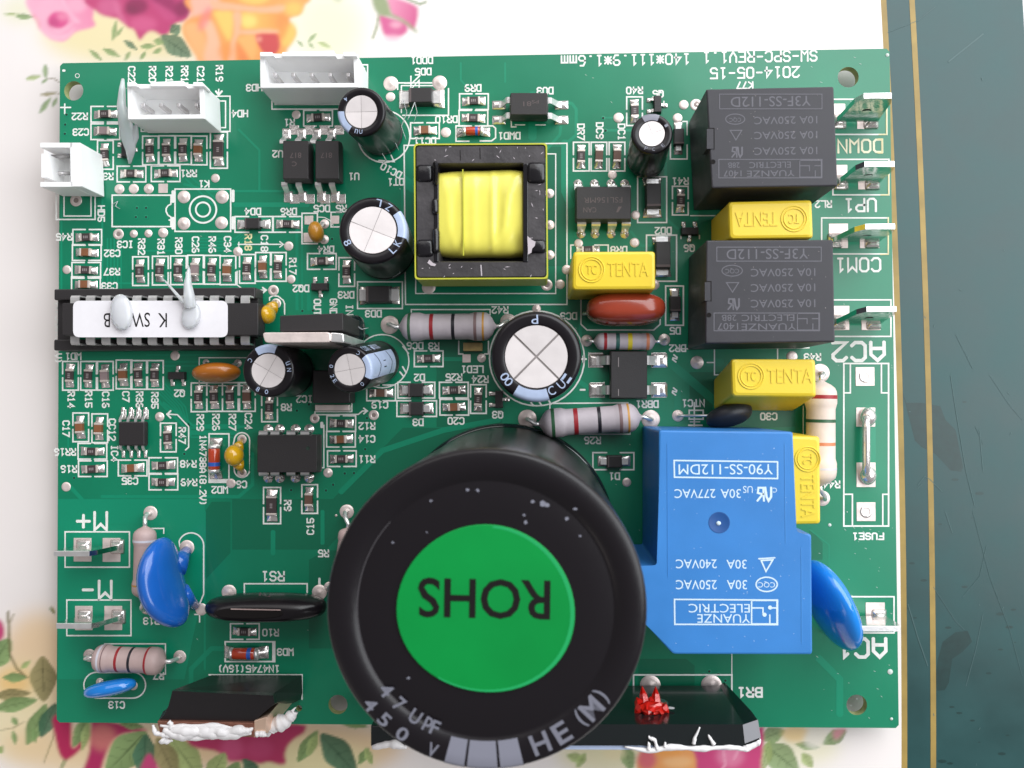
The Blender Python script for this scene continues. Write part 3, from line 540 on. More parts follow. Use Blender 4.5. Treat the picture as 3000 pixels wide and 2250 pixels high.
# ================================================================== leaded chips
def dip(name,q,z,zb,topp,botp,pw,ztop_y,zbot_y,pad_r=0,padpos=None,label=None,marks=(),sidechamf=0.25,padsq=False,padh=26,side='y',lead_z=None,fin=M_IC):
    """q: px rect of the top face; leads at px positions topp/botp reaching to ztop_y / zbot_y on the board"""
    x0,y0,x1,y1=q; top=Q(x0,y0,x1,y1,z); cen=P((x0+x1)/2,(y0+y1)/2,z)
    mid=[p+(p-cen).normalized()*sidechamf for p in top]; mid=[Vector((p.x,p.y,(z+zb)/2)) for p in mid]; base=drop(top,zb)
    b=MB(); b.loft([rring(base,0.1,2),rring(mid,0.1,2)],c1=False); b.loft([rring(mid,0.1,2),rring(drop(top,z-0.06),0.12,2),rring(top,0.12,2,0.08)],c0=False)
    ob=b.build(name,[fin],board,loc=(cen.x,cen.y,0),label=label)
    lz=lead_z if lead_z else (z+zb)/2
    for lst,s_,ye in ((topp,1,ztop_y),(botp,-1,zbot_y)):
        for px_ in lst:
            l=MB()
            if side=='y':
                e=P(px_,ye,0); yb=(mid[2].y if s_>0 else mid[0].y)-s_*0.1; x=e.x
                l.strip([Vector((x,yb,lz)),Vector((x,yb+s_*0.45,lz)),Vector((x,yb+s_*0.62,lz-0.15)),Vector((x,e.y-s_*0.35,0.25)),Vector((x,e.y,0.12))],[pw,pw,pw,pw*0.75,pw*0.7],0.22,wdir=Vector((1,0,0)))
                pc=Vector((x,e.y+s_*0.1,0))
            else:
                e=P(ye,px_,0); xb=(mid[1].x if s_>0 else mid[0].x)-s_*0.1; y=e.y
                l.strip([Vector((xb,y,lz)),Vector((xb+s_*0.45,y,lz)),Vector((xb+s_*0.62,y,lz-0.15)),Vector((e.x-s_*0.5,y,0.25)),Vector((e.x,y,0.14))],pw,0.22,wdir=Vector((0,1,0)))
                pc=Vector((e.x,y,0))
            l.build('lead',M_STEEL,ob,loc=pc)
            d=MB()
            if padsq:
                a,bb=(pw*0.75,padh*PX/2) if side=='y' else (padh*PX/2,pw*0.75)
                d.loft([rring([pc+Vector(p) for p in ((-a,-bb,0.02),(a,-bb,0.02),(a,bb,0.02),(-a,bb,0.02))],0.08,2,0),rring([pc+Vector(p) for p in ((-a,-bb,0.08),(a,-bb,0.08),(a,bb,0.08),(-a,bb,0.08))],0.08,2,0.03),rring([pc+Vector(p) for p in ((-a,-bb,0.25),(a,-bb,0.25),(a,bb,0.25),(-a,bb,0.25))],0.2,2,a*0.5)],sm=True)
            else: d.lathe(pc+Vector((0,0,0.03)),(0,0,1),[(pad_r,0),(pad_r*0.95,0.06),(pad_r*0.6,0.15),(pad_r*0.3,0.4),(0.05,0.5)],18,c0=False)
            d.build('solder_pad',M_SOLD,ob,loc=pc)
    return ob
U=Vector((-1,0,0))
def marks(parent,lst,m,name='laser_marking'):
    mb=MB()
    for s,x,y,w,h,z in lst:
        k=(145.2-z)/145.2; write(mb,s,P(x,y,z+0.015),U,w*PX*k,h*PX*k,bold=0.0)
    o=mb.build(name,m,parent); return o
o=dip('optocoupler_chip',(829,412,903,524),4.0,0.6,(840,884),(845,886),1.0,394,575,padsq=True,padh=34,label='black four-lead optocoupler, left of the pair'); marks(o,[('817',866,455,34,16,4.0),('C',862,480,14,14,4.0)],M_ICM)
o=dip('optocoupler_chip',(924,412,992,524),4.0,0.6,(928,972),(942,982),1.0,394,575,padsq=True,padh=34,label='black four-lead optocoupler beside the leaning capacitor'); marks(o,[('817',956,455,34,16,4.0)],M_ICM)
for x in (862,907,951,994): PAD(x,381,14,'square',m=M_SOLD)
for x in (863,908,953,999): PAD(x,583,14,'square',m=M_SOLD)
o=dip('optocoupler_chip',(1496,272,1603,336),4.0,0.6,(308,352),(308,352),1.0,1645,1462,padsq=True,padh=40,side='x',label='black optocoupler lying crosswise at the top edge'); marks(o,[('81',1545,304,24,14,4.0),('PS',1568,298,20,10,4.0)],M_ICM)
o=dip('bridge_rectifier_chip',(1790,1030,1896,1166),3.4,0.5,(1057,1143),(1057,1143),1.5,1932,1748,padsq=True,padh=46,side='x',label='square black bridge rectifier with four wide leads')
for x,y in ((1745,1055),(1930,1055),(1750,1143),(1930,1143)): PAD(x,y,22,'square',m=M_SOLD)
mb=MB()
for y0,y1 in ((1047,1075),(1140,1160)): mb.add([P(1811,y1,3.42),P(1813,y1,3.42),P(1813,y0,3.42),P(1811,y0,3.42)],[(0,1,2,3)])
mb.build('scored_line',M_RESTOP,o)
o=dip('power_controller_chip',(1689,547,1848,642),4.6,1.0,(1693,1741,1790,1830),(1702,1743,1790,1830),1.45,540,684,pad_r=0.75,label='black eight-lead chip below the small capacitor'); marks(o,[('FSL156MR',1767,586,112,16,4.6),('CAN',1728,615,38,15,4.6)],M_ICM)
f=MB(); f.add([P(1812,605,4.62),P(1805,622,4.62),P(1811,622,4.62),P(1822,605,4.62)],[(0,1,2,3)]); f.build('printed_emblem',M_ICM,o)
o=dip('eight_pin_chip',(754,1276,928,1384),4.4,1.0,(786,820,866,906),(786,820,866,906),1.45,1259,1398,pad_r=0.85,label='blank black eight-lead chip with a round dimple')
mb=MB(); mb.lathe(P(902,1313,4.41),(0,0,1),[(0.32,0.02),(0.28,0.0)],16,c0=False); mb.build('dimple',M_DARK,o)
o=dip('small_chip',(348,1238,422,1304),1.8,0.3,(361,384,406,427),(362,385,407,427),0.42,1206,1328,padsq=True,padh=24,label='tiny black eight-lead chip at the left side')
for x in (363,386,407,428): 
    q=Q(x-8,1199,x+8,1229,0.03); mb=MB(); qbox(mb,q,drop(q,0.22),0.15,0.1,sm=True); mb.build('solder_pad',M_SOLD,board,loc=P(x,1214))
# socketed microcontroller
sk=MB(); q=Q(203,846,768,1026,3.2)
c=P(490,938,0)
xl,xr=P(178,900,4).x,P(760,900,4).x; 
ya,yb_=P(400,868,4.0).y,P(400,1012,4.0).y
sx0,sx1=P(203,938,0).x-0.3,P(772,938,0).x
for (b0,b1) in ((P(400,858,0).y+0.2,P(400,858,0).y-1.6),(P(400,1026,0).y+1.6,P(400,1026,0).y-0.2)): sk.box(sx0,b1,0.3,sx1,b0,4.2,0,0.2)
for xx in (sx0,(sx0+sx1)/2-1,sx1-2.2): sk.box(xx,P(400,1020,0).y+1.2,0.3,xx+2.2,P(400,860,0).y-1.2,3.0)
sock=sk.build('chip_socket',M_IC,board,loc=(c.x,c.y,0),label='black socket carrying the labelled microcontroller')
mc=dip('microcontroller_chip',(183,888,756,982),8.2,4.6,(),(),1.4,860,1020,label='long black chip with a white paper label marked K SW',sidechamf=0.35); mc.parent=board
for i in range(12):
    for yy,s_ in ((873,1),(1003,-1)):
        xx=221+45.3*i; e=P(xx,yy,6.2); l=MB(); ym=P(400,884,6.4).y if s_>0 else P(400,990,6.4).y
        l.strip([Vector((e.x,ym-s_*0.4,6.3)),Vector((e.x,e.y,6.3)),Vector((e.x,e.y+s_*0.28,6.1)),Vector((e.x,e.y+s_*0.32,3.2))],1.45,0.25,wdir=Vector((1,0,0))); l.build('lead',M_STEEL,mc,loc=e)
lb=MB(); q=Q(214,881,667,988,8.28); lb.loft([rring(drop(q,8.2),1.1,6),rring(q,1.1,6)]); lbo=lb.build('paper_label',M_LABEL,mc)
mb=MB(); write(mb,'K',P(476,938,8.3),U,27*PX*.94,42*PX*.94); write(mb,'SW',P(408,937,8.3),U,64*PX*.94,43*PX*.94); write(mb,'-B',P(320,938,8.3),U,34*PX*.94,42*PX*.94); mb.build('printed_text',M_INK,mc)
# surface regulator under the two capacitors
q=Q(915,1085,1026,1181,4.3); mb=MB(); qbox(mb,drop(q,0.5),q,0.2,0.2); rg=mb.build('surface_regulator',M_IC,board,loc=P(970,1130),label='black surface regulator with a pink metal tab, half under two capacitors')
mb=MB(); q=Q(923,1186,1023,1203,1.3); qbox(mb,drop(q,0.05),q,0.08,0.08); mb.build('metal_tab',M_TIN,rg)

SILK.build('white_legend_outline',M_SILK,board,kind='stuff')
# ================================================================== electrolytic capacitors
def ringtext(mb,o,ax,u,w,R,items,h,flip=1,mi=0):
    """single characters set round a ring; items=(char, angle)"""
    for ch,a,wd in items:
        a=math.radians(a); rad=u*math.cos(a)+w*math.sin(a); tan=(ax.cross(rad))*flip
        write(mb,ch,o+rad*R,tan,wd,h,nrm=ax,mi=mi)
def ecap(b,t,tr,zt,phi,silver=0.68,stripe=None,chars=(),label=None,sm=M_STRIPE,name='electrolytic_capacitor',groove=True,extra=None,ch_h=None):
    B=P(b[0],b[1],0.35); Tt=P(t[0],t[1],zt); ax=(Tt-B).normalized(); H=(Tt-B).length; R=tr*(145.2-zt)/2550
    u=Vector((1,0,0)); u=(u-ax*u.dot(ax)).normalized(); w=ax.cross(u)
    mb=MB(); k=min(0.7,R*0.16); e=k*0.30
    prof=[(R*0.93,0),(R,0.5),(R,1.3),(R*0.95,1.75),(R,2.2),(R,H-k),(R*0.99,H-k*0.6),(R*0.965,H-k*0.28),(R*0.93,H-k*0.08),(R*0.89,H),(R*(silver+0.03),H-0.03),(R*silver,H-0.12),(R*silver,H-0.4)]
    mb.lathe(B,ax,prof,48,0,u=u); ob=mb.build(name,M_SLEEVE,board,loc=B,label=label)
    # aluminium top with pressed quadrants
    d=MB(); d.lathe(B,ax,[(R*silver,H-0.10-0.03*R),(0.02,H-0.10-0.03*R)],40,1,c0=False,c1=False)
    rs=R*silver*0.985; gw=(0.022 if groove else 0.003)*R; gw=gw if (groove and R>6) else 0.006*R; ph=math.radians(phi)
    for q in range(4):
        a0=ph+q*math.pi/2; d1=u*math.cos(a0)+w*math.sin(a0); d2=u*math.cos(a0+math.pi/2)+w*math.sin(a0+math.pi/2)
        o=B+ax*(H-0.10-0.012*R); sl=(0.055,0.02,0.045,0.03)[q]
        pts=[(gw,gw)]+[(max(gw,rs*math.cos(math.pi/2*i/12)),max(gw,rs*math.sin(math.pi/2*i/12))) for i in range(13)]
        d.add([o+d1*x+d2*y+ax*(sl*(x+y)*0.7) for x,y in pts],[tuple(range(14))],0,False)
    d.build('vent_top',[M_ALU,M_GROOVE],ob,loc=Tt)
    if stripe:
        a0,a1=[math.radians(v) for v in stripe]; s_=MB(); g=0.03
        s_.lathe(B,ax,[(R+g,2.6),(R+g,H-k),(R*0.99+g,H-k*0.6),(R*0.965+g,H-k*0.28),(R*0.93+g,H-k*0.08+g),(R*0.89,H+g),(R*(silver+0.035),H-0.03+g)],12,0,u=u,a0=a0,a1=a1)
        s_.build('polarity_stripe',sm,ob,loc=Tt)
    if chars:
        c_=MB(); ringtext(c_,B+ax*(H+0.03),ax,u,w,R*(silver+0.97)/2*0.985,[(c,a,(ch_h or R*0.17)*0.75) for c,a in chars],ch_h or R*0.17); c_.build('sleeve_lettering',sm,ob,loc=Tt)
    if extra: extra(ob,B,ax,u,w,H,R)
    return ob
def sidemarks(ob,B,ax,u,w,H,R):
    c=MB()
    def sp(a,h,off=0.05): 
        a=math.radians(a); return B+ax*h+(u*math.cos(a)+w*math.sin(a))*(R+off)
    # dark square and chevrons on the pale stripe, words on the black side
    c.add([sp(-2,H*0.52),sp(16,H*0.52),sp(16,H*0.60),sp(-2,H*0.60)],[(0,1,2,3)],0)
    for a0,a1,h0,h1 in ((-22,8,0.76,0.70),(8,38,0.70,0.78),(-22,8,0.36,0.30),(8,38,0.30,0.38)):
        n=5
        for i in range(n):
            t0,t1=i/n,(i+1)/n; A0=a0+(a1-a0)*t0; A1=a0+(a1-a0)*t1; h_0=H*(h0+(h1-h0)*t0); h_1=H*(h0+(h1-h0)*t1)
            c.add([sp(A0,h_0),sp(A1,h_1),sp(A1,h_1+0.25),sp(A0,h_0+0.25)],[(0,1,2,3)],0)
    c.build('stripe_mark',M_INK,ob,loc=sp(8,H*0.5))
    c=MB()
    for i,ch in enumerate('Con inox'):
        if ch==' ': continue
        a=math.radians(58); rad=u*math.cos(a)+w*math.sin(a); o=B+ax*(H*0.93-i*R*0.27)+rad*(R+0.05)
        write(c,ch,o,-ax,R*0.22,R*0.34,nrm=rad)
    c.build('sleeve_lettering',M_STRIPE,ob,loc=sp(58,H*0.6))
ecap((1118,392),(1058,327),73,15,0,0.665,(178,236),(('4',140),('1',212),('U',268),('n',255)),'small black electrolytic capacitor by the white five-pin socket, leaning to the upper left')
ecap((1128,732),(1092,674),101,15,68,0.70,(-14,36),(('L',78),('Z',55),('8',207),('K',-28),('L',-45)),'black electrolytic capacitor left of the transformer, bright crossed top',ch_h=1.1)
ecap((853,1090),(786,1086),79,12,150,0.645,(70,122),(('C',150),('o',-95),('8',-120),('n',20),('N',2)),'black electrolytic capacitor beside the orange-brown disc capacitor')
ecap((1112,1060),(1024,1083),70,15,10,0.68,(-24,40),(('0',170),('2',200),('C',60),('E',216),('O',-48)),'black electrolytic capacitor leaning left, long pale blue stripe and lettering visible',extra=sidemarks)
ecap((1893,470),(1910,391),61,13,20,0.62,(66,120),(('P',-112),('C',-85),('E',-50),('I',28)),'slim black electrolytic capacitor beside the upper black relay',sm=M_STRIPEG,groove=False)
o=ecap((1574,1052),(1571,1045),133,20,45,0.70,(238,287),(('P',92),('0',212),('0',222),('U',-48),('C',-66),('=',-36)),'medium black electrolytic capacitor with a crossed silver top, at the middle of the board',ch_h=1.3)
# the giant one
def giant():
    B=P(1480,1560,0.35); Tt=P(1423,1785,50); ax=(Tt-B).normalized(); H=(Tt-B).length; R=17.6
    u=Vector((1,0,0)); u=(u-ax*u.dot(ax)).normalized(); w=ax.cross(u)
    mb=MB(); mb.lathe(B,ax,[(R*0.96,0),(R,0.6),(R,1.6),(R*0.965,2.3),(R,3.0),(R,H-0.9),(R*0.997,H-0.45),(R*0.988,H-0.15),(R*0.970,H),(R*0.91,H+0.02),(R*0.81,H-0.02),(R*0.80,H-0.24),(R*0.79,H-0.20),(R*0.60,H-0.2),(0.05,H-0.22)],96,0,u=u)
    ob=mb.build('main_storage_capacitor',M_SLEEVE,board,loc=B,label='huge black cylindrical capacitor with a green ROHS sticker on top')
    s_=MB(); s_.lathe(B,ax,[(R*0.806,H-0.08),(R*0.800,H-0.10)],30,0,u=u,c0=False,c1=False,a0=2.4,a1=4.1); s_.build('sleeve_edge',mat('faint_edge',(0.06,0.055,0.06),0.4),ob,loc=Tt)
    st=MB(); o=B+ax*(H-0.16); n=64
    rr=lambda a,k:9.62*k*(1+0.016*math.cos(2*a+0.5)+0.012*math.cos(3*a+2))
    def ring(k,z,dx=0): return [o+ax*z+u*(math.cos(2*math.pi*i/n)*rr(2*math.pi*i/n,k)+dx)+w*(math.sin(2*math.pi*i/n)*rr(2*math.pi*i/n,k)*0.965) for i in range(n)]
    st.loft([ring(1,0),ring(1,0.15),ring(0.99,0.2)],mi=0)
    sob=st.build('round_sticker',M_ROHS,ob,loc=Tt)
    e=MB(); r1=ring(0.992,0.215); r2=[a+(b-a)*1.0 for a,b in zip(ring(0.965,0.215,-0.18),ring(0.965,0.215,-0.18))]
    i0,i1=-22,16; e.loft([r1[i0:]+r1[:i1],r2[i0:]+r2[:i1]],False,False,0,closed=False); e.build('sticker_lip',M_ROHSE,ob,loc=Tt)
    t=MB(); z=50-0.35; k=(145.2-z)/2550; c=P(1419,1751,z); uu=Vector((-1,0.02,0)).normalized(); write(t,'ROHS',o+ax*0.24+(c-(o+ax*0.24))-ax*((c-(o+ax*0.24)).dot(ax)),uu,385*k,116*k,nrm=ax,bold=0.012)
    t.build('printed_text',M_INK,ob,loc=c)
    g=0.04
    for a0,a1 in ((-105.5,-98.2),(-97.2,-86.0),(-85.0,-76.5)):
        s_=MB(); s_.lathe(B,ax,[(R+g,6),(R+g,H-0.9),(R*0.997+g,H-0.45),(R*0.988+g,H-0.15+g),(R*0.970,H+g),(R*0.91,H+0.02+g),(R*0.815,H-0.01+g)],8,0,u=u,a0=math.radians(a0),a1=math.radians(a1)); s_.build('polarity_stripe',M_STRIPEG,ob,loc=Tt)
    def rt(items,rad,h,name='sleeve_lettering'):
        for ch,a,wd in items:
            tx=MB(); A=math.radians(a); rd=u*math.cos(A)+w*math.sin(A); t_=ax.cross(rd)
            nn=ax; oo=B+ax*(H+0.07)+rd*rad
            write(tx,ch,oo,t_,wd,h,nrm=nn,bold=0.02); tx.build(name,mat('grey_lettering',(0.18,0.18,0.22),0.5,spec=0.3),ob,loc=oo)
    rt([('H',-68,2.0),('E',-58.5,1.7),('(',-49,0.6),('M',-43,2.1),(')',-36.5,0.6)],R*0.89,2.3)
    rt([('F',-113.5,0.9),('p',-117,0.9),('U',-123.5,1.2),('7',-132.5,1.0),('4',-141,1.2)],R*0.80,1.6)
    rt([('V',-111,1.1),('0',-124,1.3),('5',-132.7,1.2),('4',-140.5,1.2)],R*0.935,1.5)
    d=MB()
    for x,y,r in ((1590,1475,10),(1602,1480,9),(1560,1470,6),(1535,1510,5),(1540,1530,7),(1660,1520,6),(1685,1490,6),(1370,1435,6),(1400,1437,6),(1262,1467,5),(1150,1590,4),(1195,1990,5),(1700,1570,4),(1250,1560,3)):
        c=P(x,y,50.1); s2=[Vector((c.x,c.y,c.z))+Vector((math.cos(a)*r*0.035*random.uniform(.6,1.3),math.sin(a)*r*0.03*random.uniform(.6,1.3),0)) for a in [k*math.pi/4 for k in range(8)]]
        if (Vector((c.x,c.y))-Vector((Tt.x,Tt.y))).length>R*0.9: continue
        s2=[p+ax*((o+ax*0.03 if (Vector((c.x,c.y))-Vector((Tt.x,Tt.y))).length<R*0.78 else Tt+ax*0.05)-p).dot(ax) for p in s2]; d.add(s2,[tuple(range(8))])
    d.build('dust_fleck',M_STRIPEG,ob,kind='stuff')
    # clear shrink sleeve lip round the foot
    f=MB(); f.lathe(P(1480,1560,0.05),(0,0,1),[(R+0.2,0),(R+0.5,0.15),(R+0.55,0.8),(R+0.3,1.2),(R+0.05,1.3)],96,0,c0=False,c1=False); f.build('foot_lip',M_CLEAR,ob)
giant()
# ================================================================== leaded resistors
def axial(p0,p1,zc,rpx,bands,pads,body=M_RBODY,label=None,bulge=True,leadw=0.36,padr=25):
    a=P(p0[0],p0[1],zc); b=P(p1[0],p1[1],zc); ax=(b-a).normalized(); Ln=(b-a).length; R=rpx*(145.2-zc)/2550
    w_=0.90 if bulge else 0.985
    prof=[(0.12*R,0),(0.30*R,.02),(0.62*R,.045),(0.86*R,.075),(0.97*R,.11),(R,.15),(R,.22),(0.95*R,.245),(w_*R,.275),(w_*R,.725),(0.95*R,.755),(R,.78),(R,.86),(0.96*R,.90),(0.84*R,.93),(0.58*R,.96),(0.28*R,.98),(0.12*R,1)]
    mb=MB(); mb.lathe(a,ax,[(r,t*Ln) for r,t in prof],28,0); c=(a+b)/2
    ob=mb.build('axial_resistor',body,board,loc=c,label=label)
    def rad(t):
        for (r0,t0),(r1,t1) in zip(prof,prof[1:]):
            if t0<=t<=t1: return r0+(r1-r0)*(t-t0)/max(1e-6,t1-t0)
        return R
    for t,col,wd in bands:
        m_=MB(); m_.lathe(a,ax,[(rad(x)+0.02,x*Ln) for x in np.linspace(t-wd/2,t+wd/2,5)],28,0,c0=False,c1=False); m_.build('colour_band',BAND[col],ob,loc=a+ax*t*Ln)
    for e,pd,s_ in ((a,pads[0],-1),(b,pads[1],1)):
        q=P(pd[0],pd[1],0.1); m_=MB(); m_.tube([e-ax*s_*0.3,e+ax*s_*0.5,e+(q+Vector((0,0,zc*0.7))-e)*0.75,q+Vector((0,0,zc*0.45)),q],leadw,8); m_.build('lead',M_STEEL,ob,loc=q)
        PAD(pd[0],pd[1],pd[2] if len(pd)>2 else padr,'dome')
    return ob
axial((1168,958),(1454,956),3.2,42,[(.12,'green',.030),(.345,'red',.038),(.565,'black',.034),(.79,'brown',.03),(.87,'gold',.02)],((1142,952,27),(1489,943,24)),label='long grey flameproof resistor above the D2 and D3 diodes')
axial((1578,1242),(1880,1222),3.2,43,[(.14,'green',.032),(.36,'red',.042),(.585,'black',.034),(.79,'brown',.03),(.865,'gold',.02)],((1545,1227,27),(1906,1228,27)),label='long grey flameproof resistor above the huge capacitor')
axial((1738,1000),(1922,1001),2.2,25,[(.19,'red',.05),(.385,'teal',.06),(.58,'yellow',.07),(.86,'orange',.05)],((1719,998,17),(1946,995,17)),label='short grey resistor squeezed under the red-brown capacitor',bulge=False,leadw=0.25)
axial((269,1927),(486,1938),3.0,40,[(.15,'pale',.03),(.20,'brown',.015),(.385,'red',.035),(.56,'black',.035),(.78,'red',.03)],((263,1920,19),(527,1924,19)),body=M_RBODYP,label='pinkish grey resistor at the lower left corner')
axial((2405,1113),(2403,1425),3.2,45,[(.16,'red',.035),(.385,'green',.03),(.60,'orange',.03),(.83,'pale',.02)],((2403,1093,27),(2409,1460,22)),body=M_RCREAM,label='tall cream resistor beside the fuse pads')
axial((425,1540),(420,1755),3.0,33,[(.2,'pale',.03),(.8,'gold',.02)],((441,1503,21),(430,1782,18)),body=M_RBODYP,label='pink resistor mostly hidden by the big blue disc')
axial((1020,1545),(1000,1690),3.0,26,[(.5,'brown',.03)],((1016,1499,21),(965,1720,16)),body=M_RBODYP,label='pink resistor mostly hidden behind the huge capacitor')
# ================================================================== dipped discs and drops
def superell(mb,c,A,B,C,e1=1.0,e2=1.0,n=32,m=18,mi=0,warp=None):
    f=lambda x,e:math.copysign(abs(x)**e,x); rings=[]
    for i in range(m+1):
        ph=-math.pi/2+math.pi*i/m; rings.append([])
        for j in range(n):
            th=2*math.pi*j/n; p=(f(math.cos(ph),e1)*f(math.cos(th),e2),f(math.cos(ph),e1)*f(math.sin(th),e2),f(math.sin(ph),e1))
            if warp: p=warp(*p)
            rings[-1].append(c+A*p[0]+B*p[1]+C*p[2])
    return mb.loft(rings,mi=mi,sm=True)
def disc(name,c,A,B,C,m,label,leads=(),e1=0.85,e2=1.0,warp=None,lm=None,ez=2.0,lr=0.3,cuff=0.9,cuffs=()):
    mb=MB(); superell(mb,c,A,B,C,e1,e2,warp=warp); ob=mb.build(name,m,board,loc=c,label=label)
    for q in leads:
        l=MB(); q0=P(q[0],q[1],0.1); s_=c+(q0-c)*0.5; s_.z=max(1.2,c.z*0.55); l.tube([c+(s_-c)*0.4,s_,q0+Vector((0,0,0.8)),q0],lr,8); l.build('lead',lm or M_STEEL,ob,loc=q0)
    for q,r0,r1,z1 in cuffs:
        l=MB(); q0=P(q[0],q[1],0.5); t=c+(q0-c)*0.45; t.z=max(t.z,z1); l.tube([t,t+(q0-t)*0.5,q0],[r1,(r0+r1)*0.5,r0],12); l.build('lead_cuff',m,ob,loc=q0)
    return ob
# big blue disc, standing and leaning to the left
c=P(484,1708,8.0); A=P(515,1830,8)-P(448,1590,8); A=A.normalized()*7.3
Nn=Vector((0.96,0.22,0.06)).normalized(); A=(A-Nn*A.dot(Nn)).normalized()*7.2; Bv=Nn.cross(A.normalized()); Bv=(Bv if Bv.z>0 else -Bv).normalized()*6.0
disc('disc_capacitor',c,A,Nn*2.45,Bv,M_BLUEC,'big blue disc capacitor at the lower left, standing over a pink resistor',e1=1.0,e2=0.9,warp=lambda a,n,b:(a,n+0.60*a*a-0.25,b),cuffs=(((548,1612),0.8,1.9,4.5),((572,1775),0.8,1.9,4.5)))
c=P(322,2016,3.6); disc('disc_capacitor',c,Vector((4.3,0.95,0.3)),Vector((-0.4,0.5,2.4)),Vector((-0.3,1.15,-0.5)),M_BLUEL,'small blue disc capacitor below the pinkish resistor',e1=0.8,cuffs=(((388,2008),0.35,0.9,1.5),((300,1999),0.35,0.6,1.5)))
c=P(2432,1772,9.0); A=(P(2490,1885,9)-P(2370,1650,9)).normalized()*7.0
Nn=Vector((-0.90,-0.38,0.20)).normalized(); A=(A-Nn*A.dot(Nn)).normalized()*7.4; Bv=Nn.cross(A.normalized()); Bv=(Bv if Bv.z>0 else -Bv).normalized()*6.4
disc('disc_capacitor',c,A,Nn*2.4,Bv,M_BLUEL,'bright blue disc capacitor tucked behind the blue relay, near AC1',e1=1.0,e2=0.9,leads=((2400,1700),(2420,1850)))
c=P(634,1092,3.6); disc('disc_capacitor',c,Vector((3.95,0.15,0)),Vector((0,0.45,2.8)),Vector((0,1.55,-0.2)),M_ORANGE,'orange-brown lens-shaped capacitor left of the upright electrolytic',leads=((610,1065),(695,1066)),e1=0.9)
c=P(2136,1217,4.0); disc('thermistor',c,Vector((3.7,0.75,0)),Vector((-0.3,0.8,3.2)),Vector((0,1.7,-0.4)),M_BLKE,'matt black thermistor disc between the yellow box and the blue relay',e1=0.85,leads=((1986,1218),),lr=0.22)
PAD(1986,1218,17,'dome')
c=P(1832,907,5.0); disc('film_capacitor',c,Vector((6.3,0,0)),Vector((0,0.2,4.0)),Vector((0,2.55,0)),M_RED,'glossy red-brown pillow capacitor under a yellow box capacitor',e1=0.75,e2=0.6,leads=((1710,920),(1930,930)))
c=P(926,680,2.6); disc('dipped_capacitor',c,Vector((1.25,-0.3,0)),Vector((0.1,1.75,0)),Vector((0,0,1.7)),M_DROPO,'ochre drop capacitor beside the DR6 resistor',leads=((950,657),(950,702)),e1=0.9)
c=P(783,922,5.2); ob=disc('dipped_capacitor',c,Vector((1.25,0,0)),Vector((0,1.5,0.3)),Vector((0,-0.2,2.0)),M_DROP,'yellow drop capacitor wedged between the long chip and the metal tab',e1=0.9,cuffs=(((809,885),0.45,1.1,3.0),))
c=P(686,1334,3.6); ob=disc('dipped_capacitor',c,Vector((1.45,0,0)),Vector((0,1.75,0)),Vector((0,0,1.9)),M_DROP,'yellow drop capacitor beside the upright glass diode',e1=0.9,cuffs=(((708,1290),0.35,1.0,1.8),((710,1382),0.35,1.0,1.8)))
PAD(709,1287,14,'ring'); PAD(709,1386,14,'ring')
# black moulded shunt
mb=MB()
def ell(cx,cy,a,b,z,n=40,e=0.75,tl=0.0):
    f=lambda x:math.copysign(abs(x)**e,x); out=[]
    for i in range(n):
        t=2*math.pi*i/n; out.append(P(cx+a*f(math.cos(t)),cy-b*f(math.sin(t))-tl*math.cos(t)*a,z))
    return out
mb.loft([ell(800,1757,135,16,0.6),ell(792,1765,160,30,2.0),ell(782,1776,176,38,4.5),ell(776,1783,176,38,6.5),ell(765,1790,160,33,8.0),ell(748,1797,125,24,8.9),ell(732,1801,104,18,9.1)],sm=True)
ob=mb.build('moulded_shunt_resistor',M_SLEEVE,board,loc=P(780,1780,0),label='black lozenge-shaped shunt resistor under the RS1 legend')
mb=MB(); mb.loft([ell(730,1797,100,16,9.12),ell(730,1797,96,14,9.18)],c0=False,mi=0); mb.build('flat_top',M_INK,ob)
mb=MB(); mb.add([P(676,1786,9.3),P(822,1789,9.3),P(822,1785.5,9.35),P(676,1782.5,9.35)],[(0,1,2,3)]); mb.build('highlight_strip',M_RBODYP,ob)  # thin pale sheet: the highlight line along the top, painted on
mb=MB(); write(mb,'H',P(775,1745,6.9),Vector((-1,.3,0)),34*PX*.95,10*PX*.95); write(mb,'D',P(735,1769,7.6),Vector((-1,0,0)),26*PX*.95,9*PX*.95); mb.build('printed_text',M_ICM,ob)
# ================================================================== yellow box capacitors
def ycap(tq,bq,zt,rot,label,tw,th,cx,cy,flip=0,hide=False):
    top=QQ(*tq,zt); base=QQ(*bq,0.3); mb=MB(); qbox(mb,base,top,0.55,0.5,4)
    c=(top[0]+top[2])/2; ob=mb.build('box_capacitor',M_YEL,board,loc=Vector((c.x,c.y,0)),label=label)
    a=math.radians(rot); u=Vector((math.cos(a),math.sin(a),0)); v=Vector((-u.y,u.x,0)); k=(145.2-zt)/2550; o=P(cx,cy,zt+0.0)
    t=MB(); tc=o+u*(th*0.72*k); write(t,'TENTA',tc+u*(tw*0.5*k),u,tw*k,th*0.62*k,depth=0.11)
    t.build('embossed_name',M_YEL,ob,loc=tc)
    t=MB(); oc=o
    for R,wd in ((th*0.56*k,0.10),(th*0.45*k,0.08)):
        t.lathe(Vector((oc.x,oc.y,zt)),(0,0,1),[(R+wd,0),(R+wd*0.6,0.12),(R-wd*0.6,0.12),(R-wd,0)],36,c0=False,c1=False)
    write(t,'TC',oc,u,th*0.46*k,th*0.42*k,depth=0.12); t.build('embossed_emblem',M_YEL,ob,loc=oc)
    return ob
ycap(((2142,1050),(2390,1050),(2393,1162),(2146,1160)),((2092,1108),(2325,1108),(2328,1203),(2092,1201)),13,0,'yellow box capacitor just above the blue relay',128,66,2200,1102)
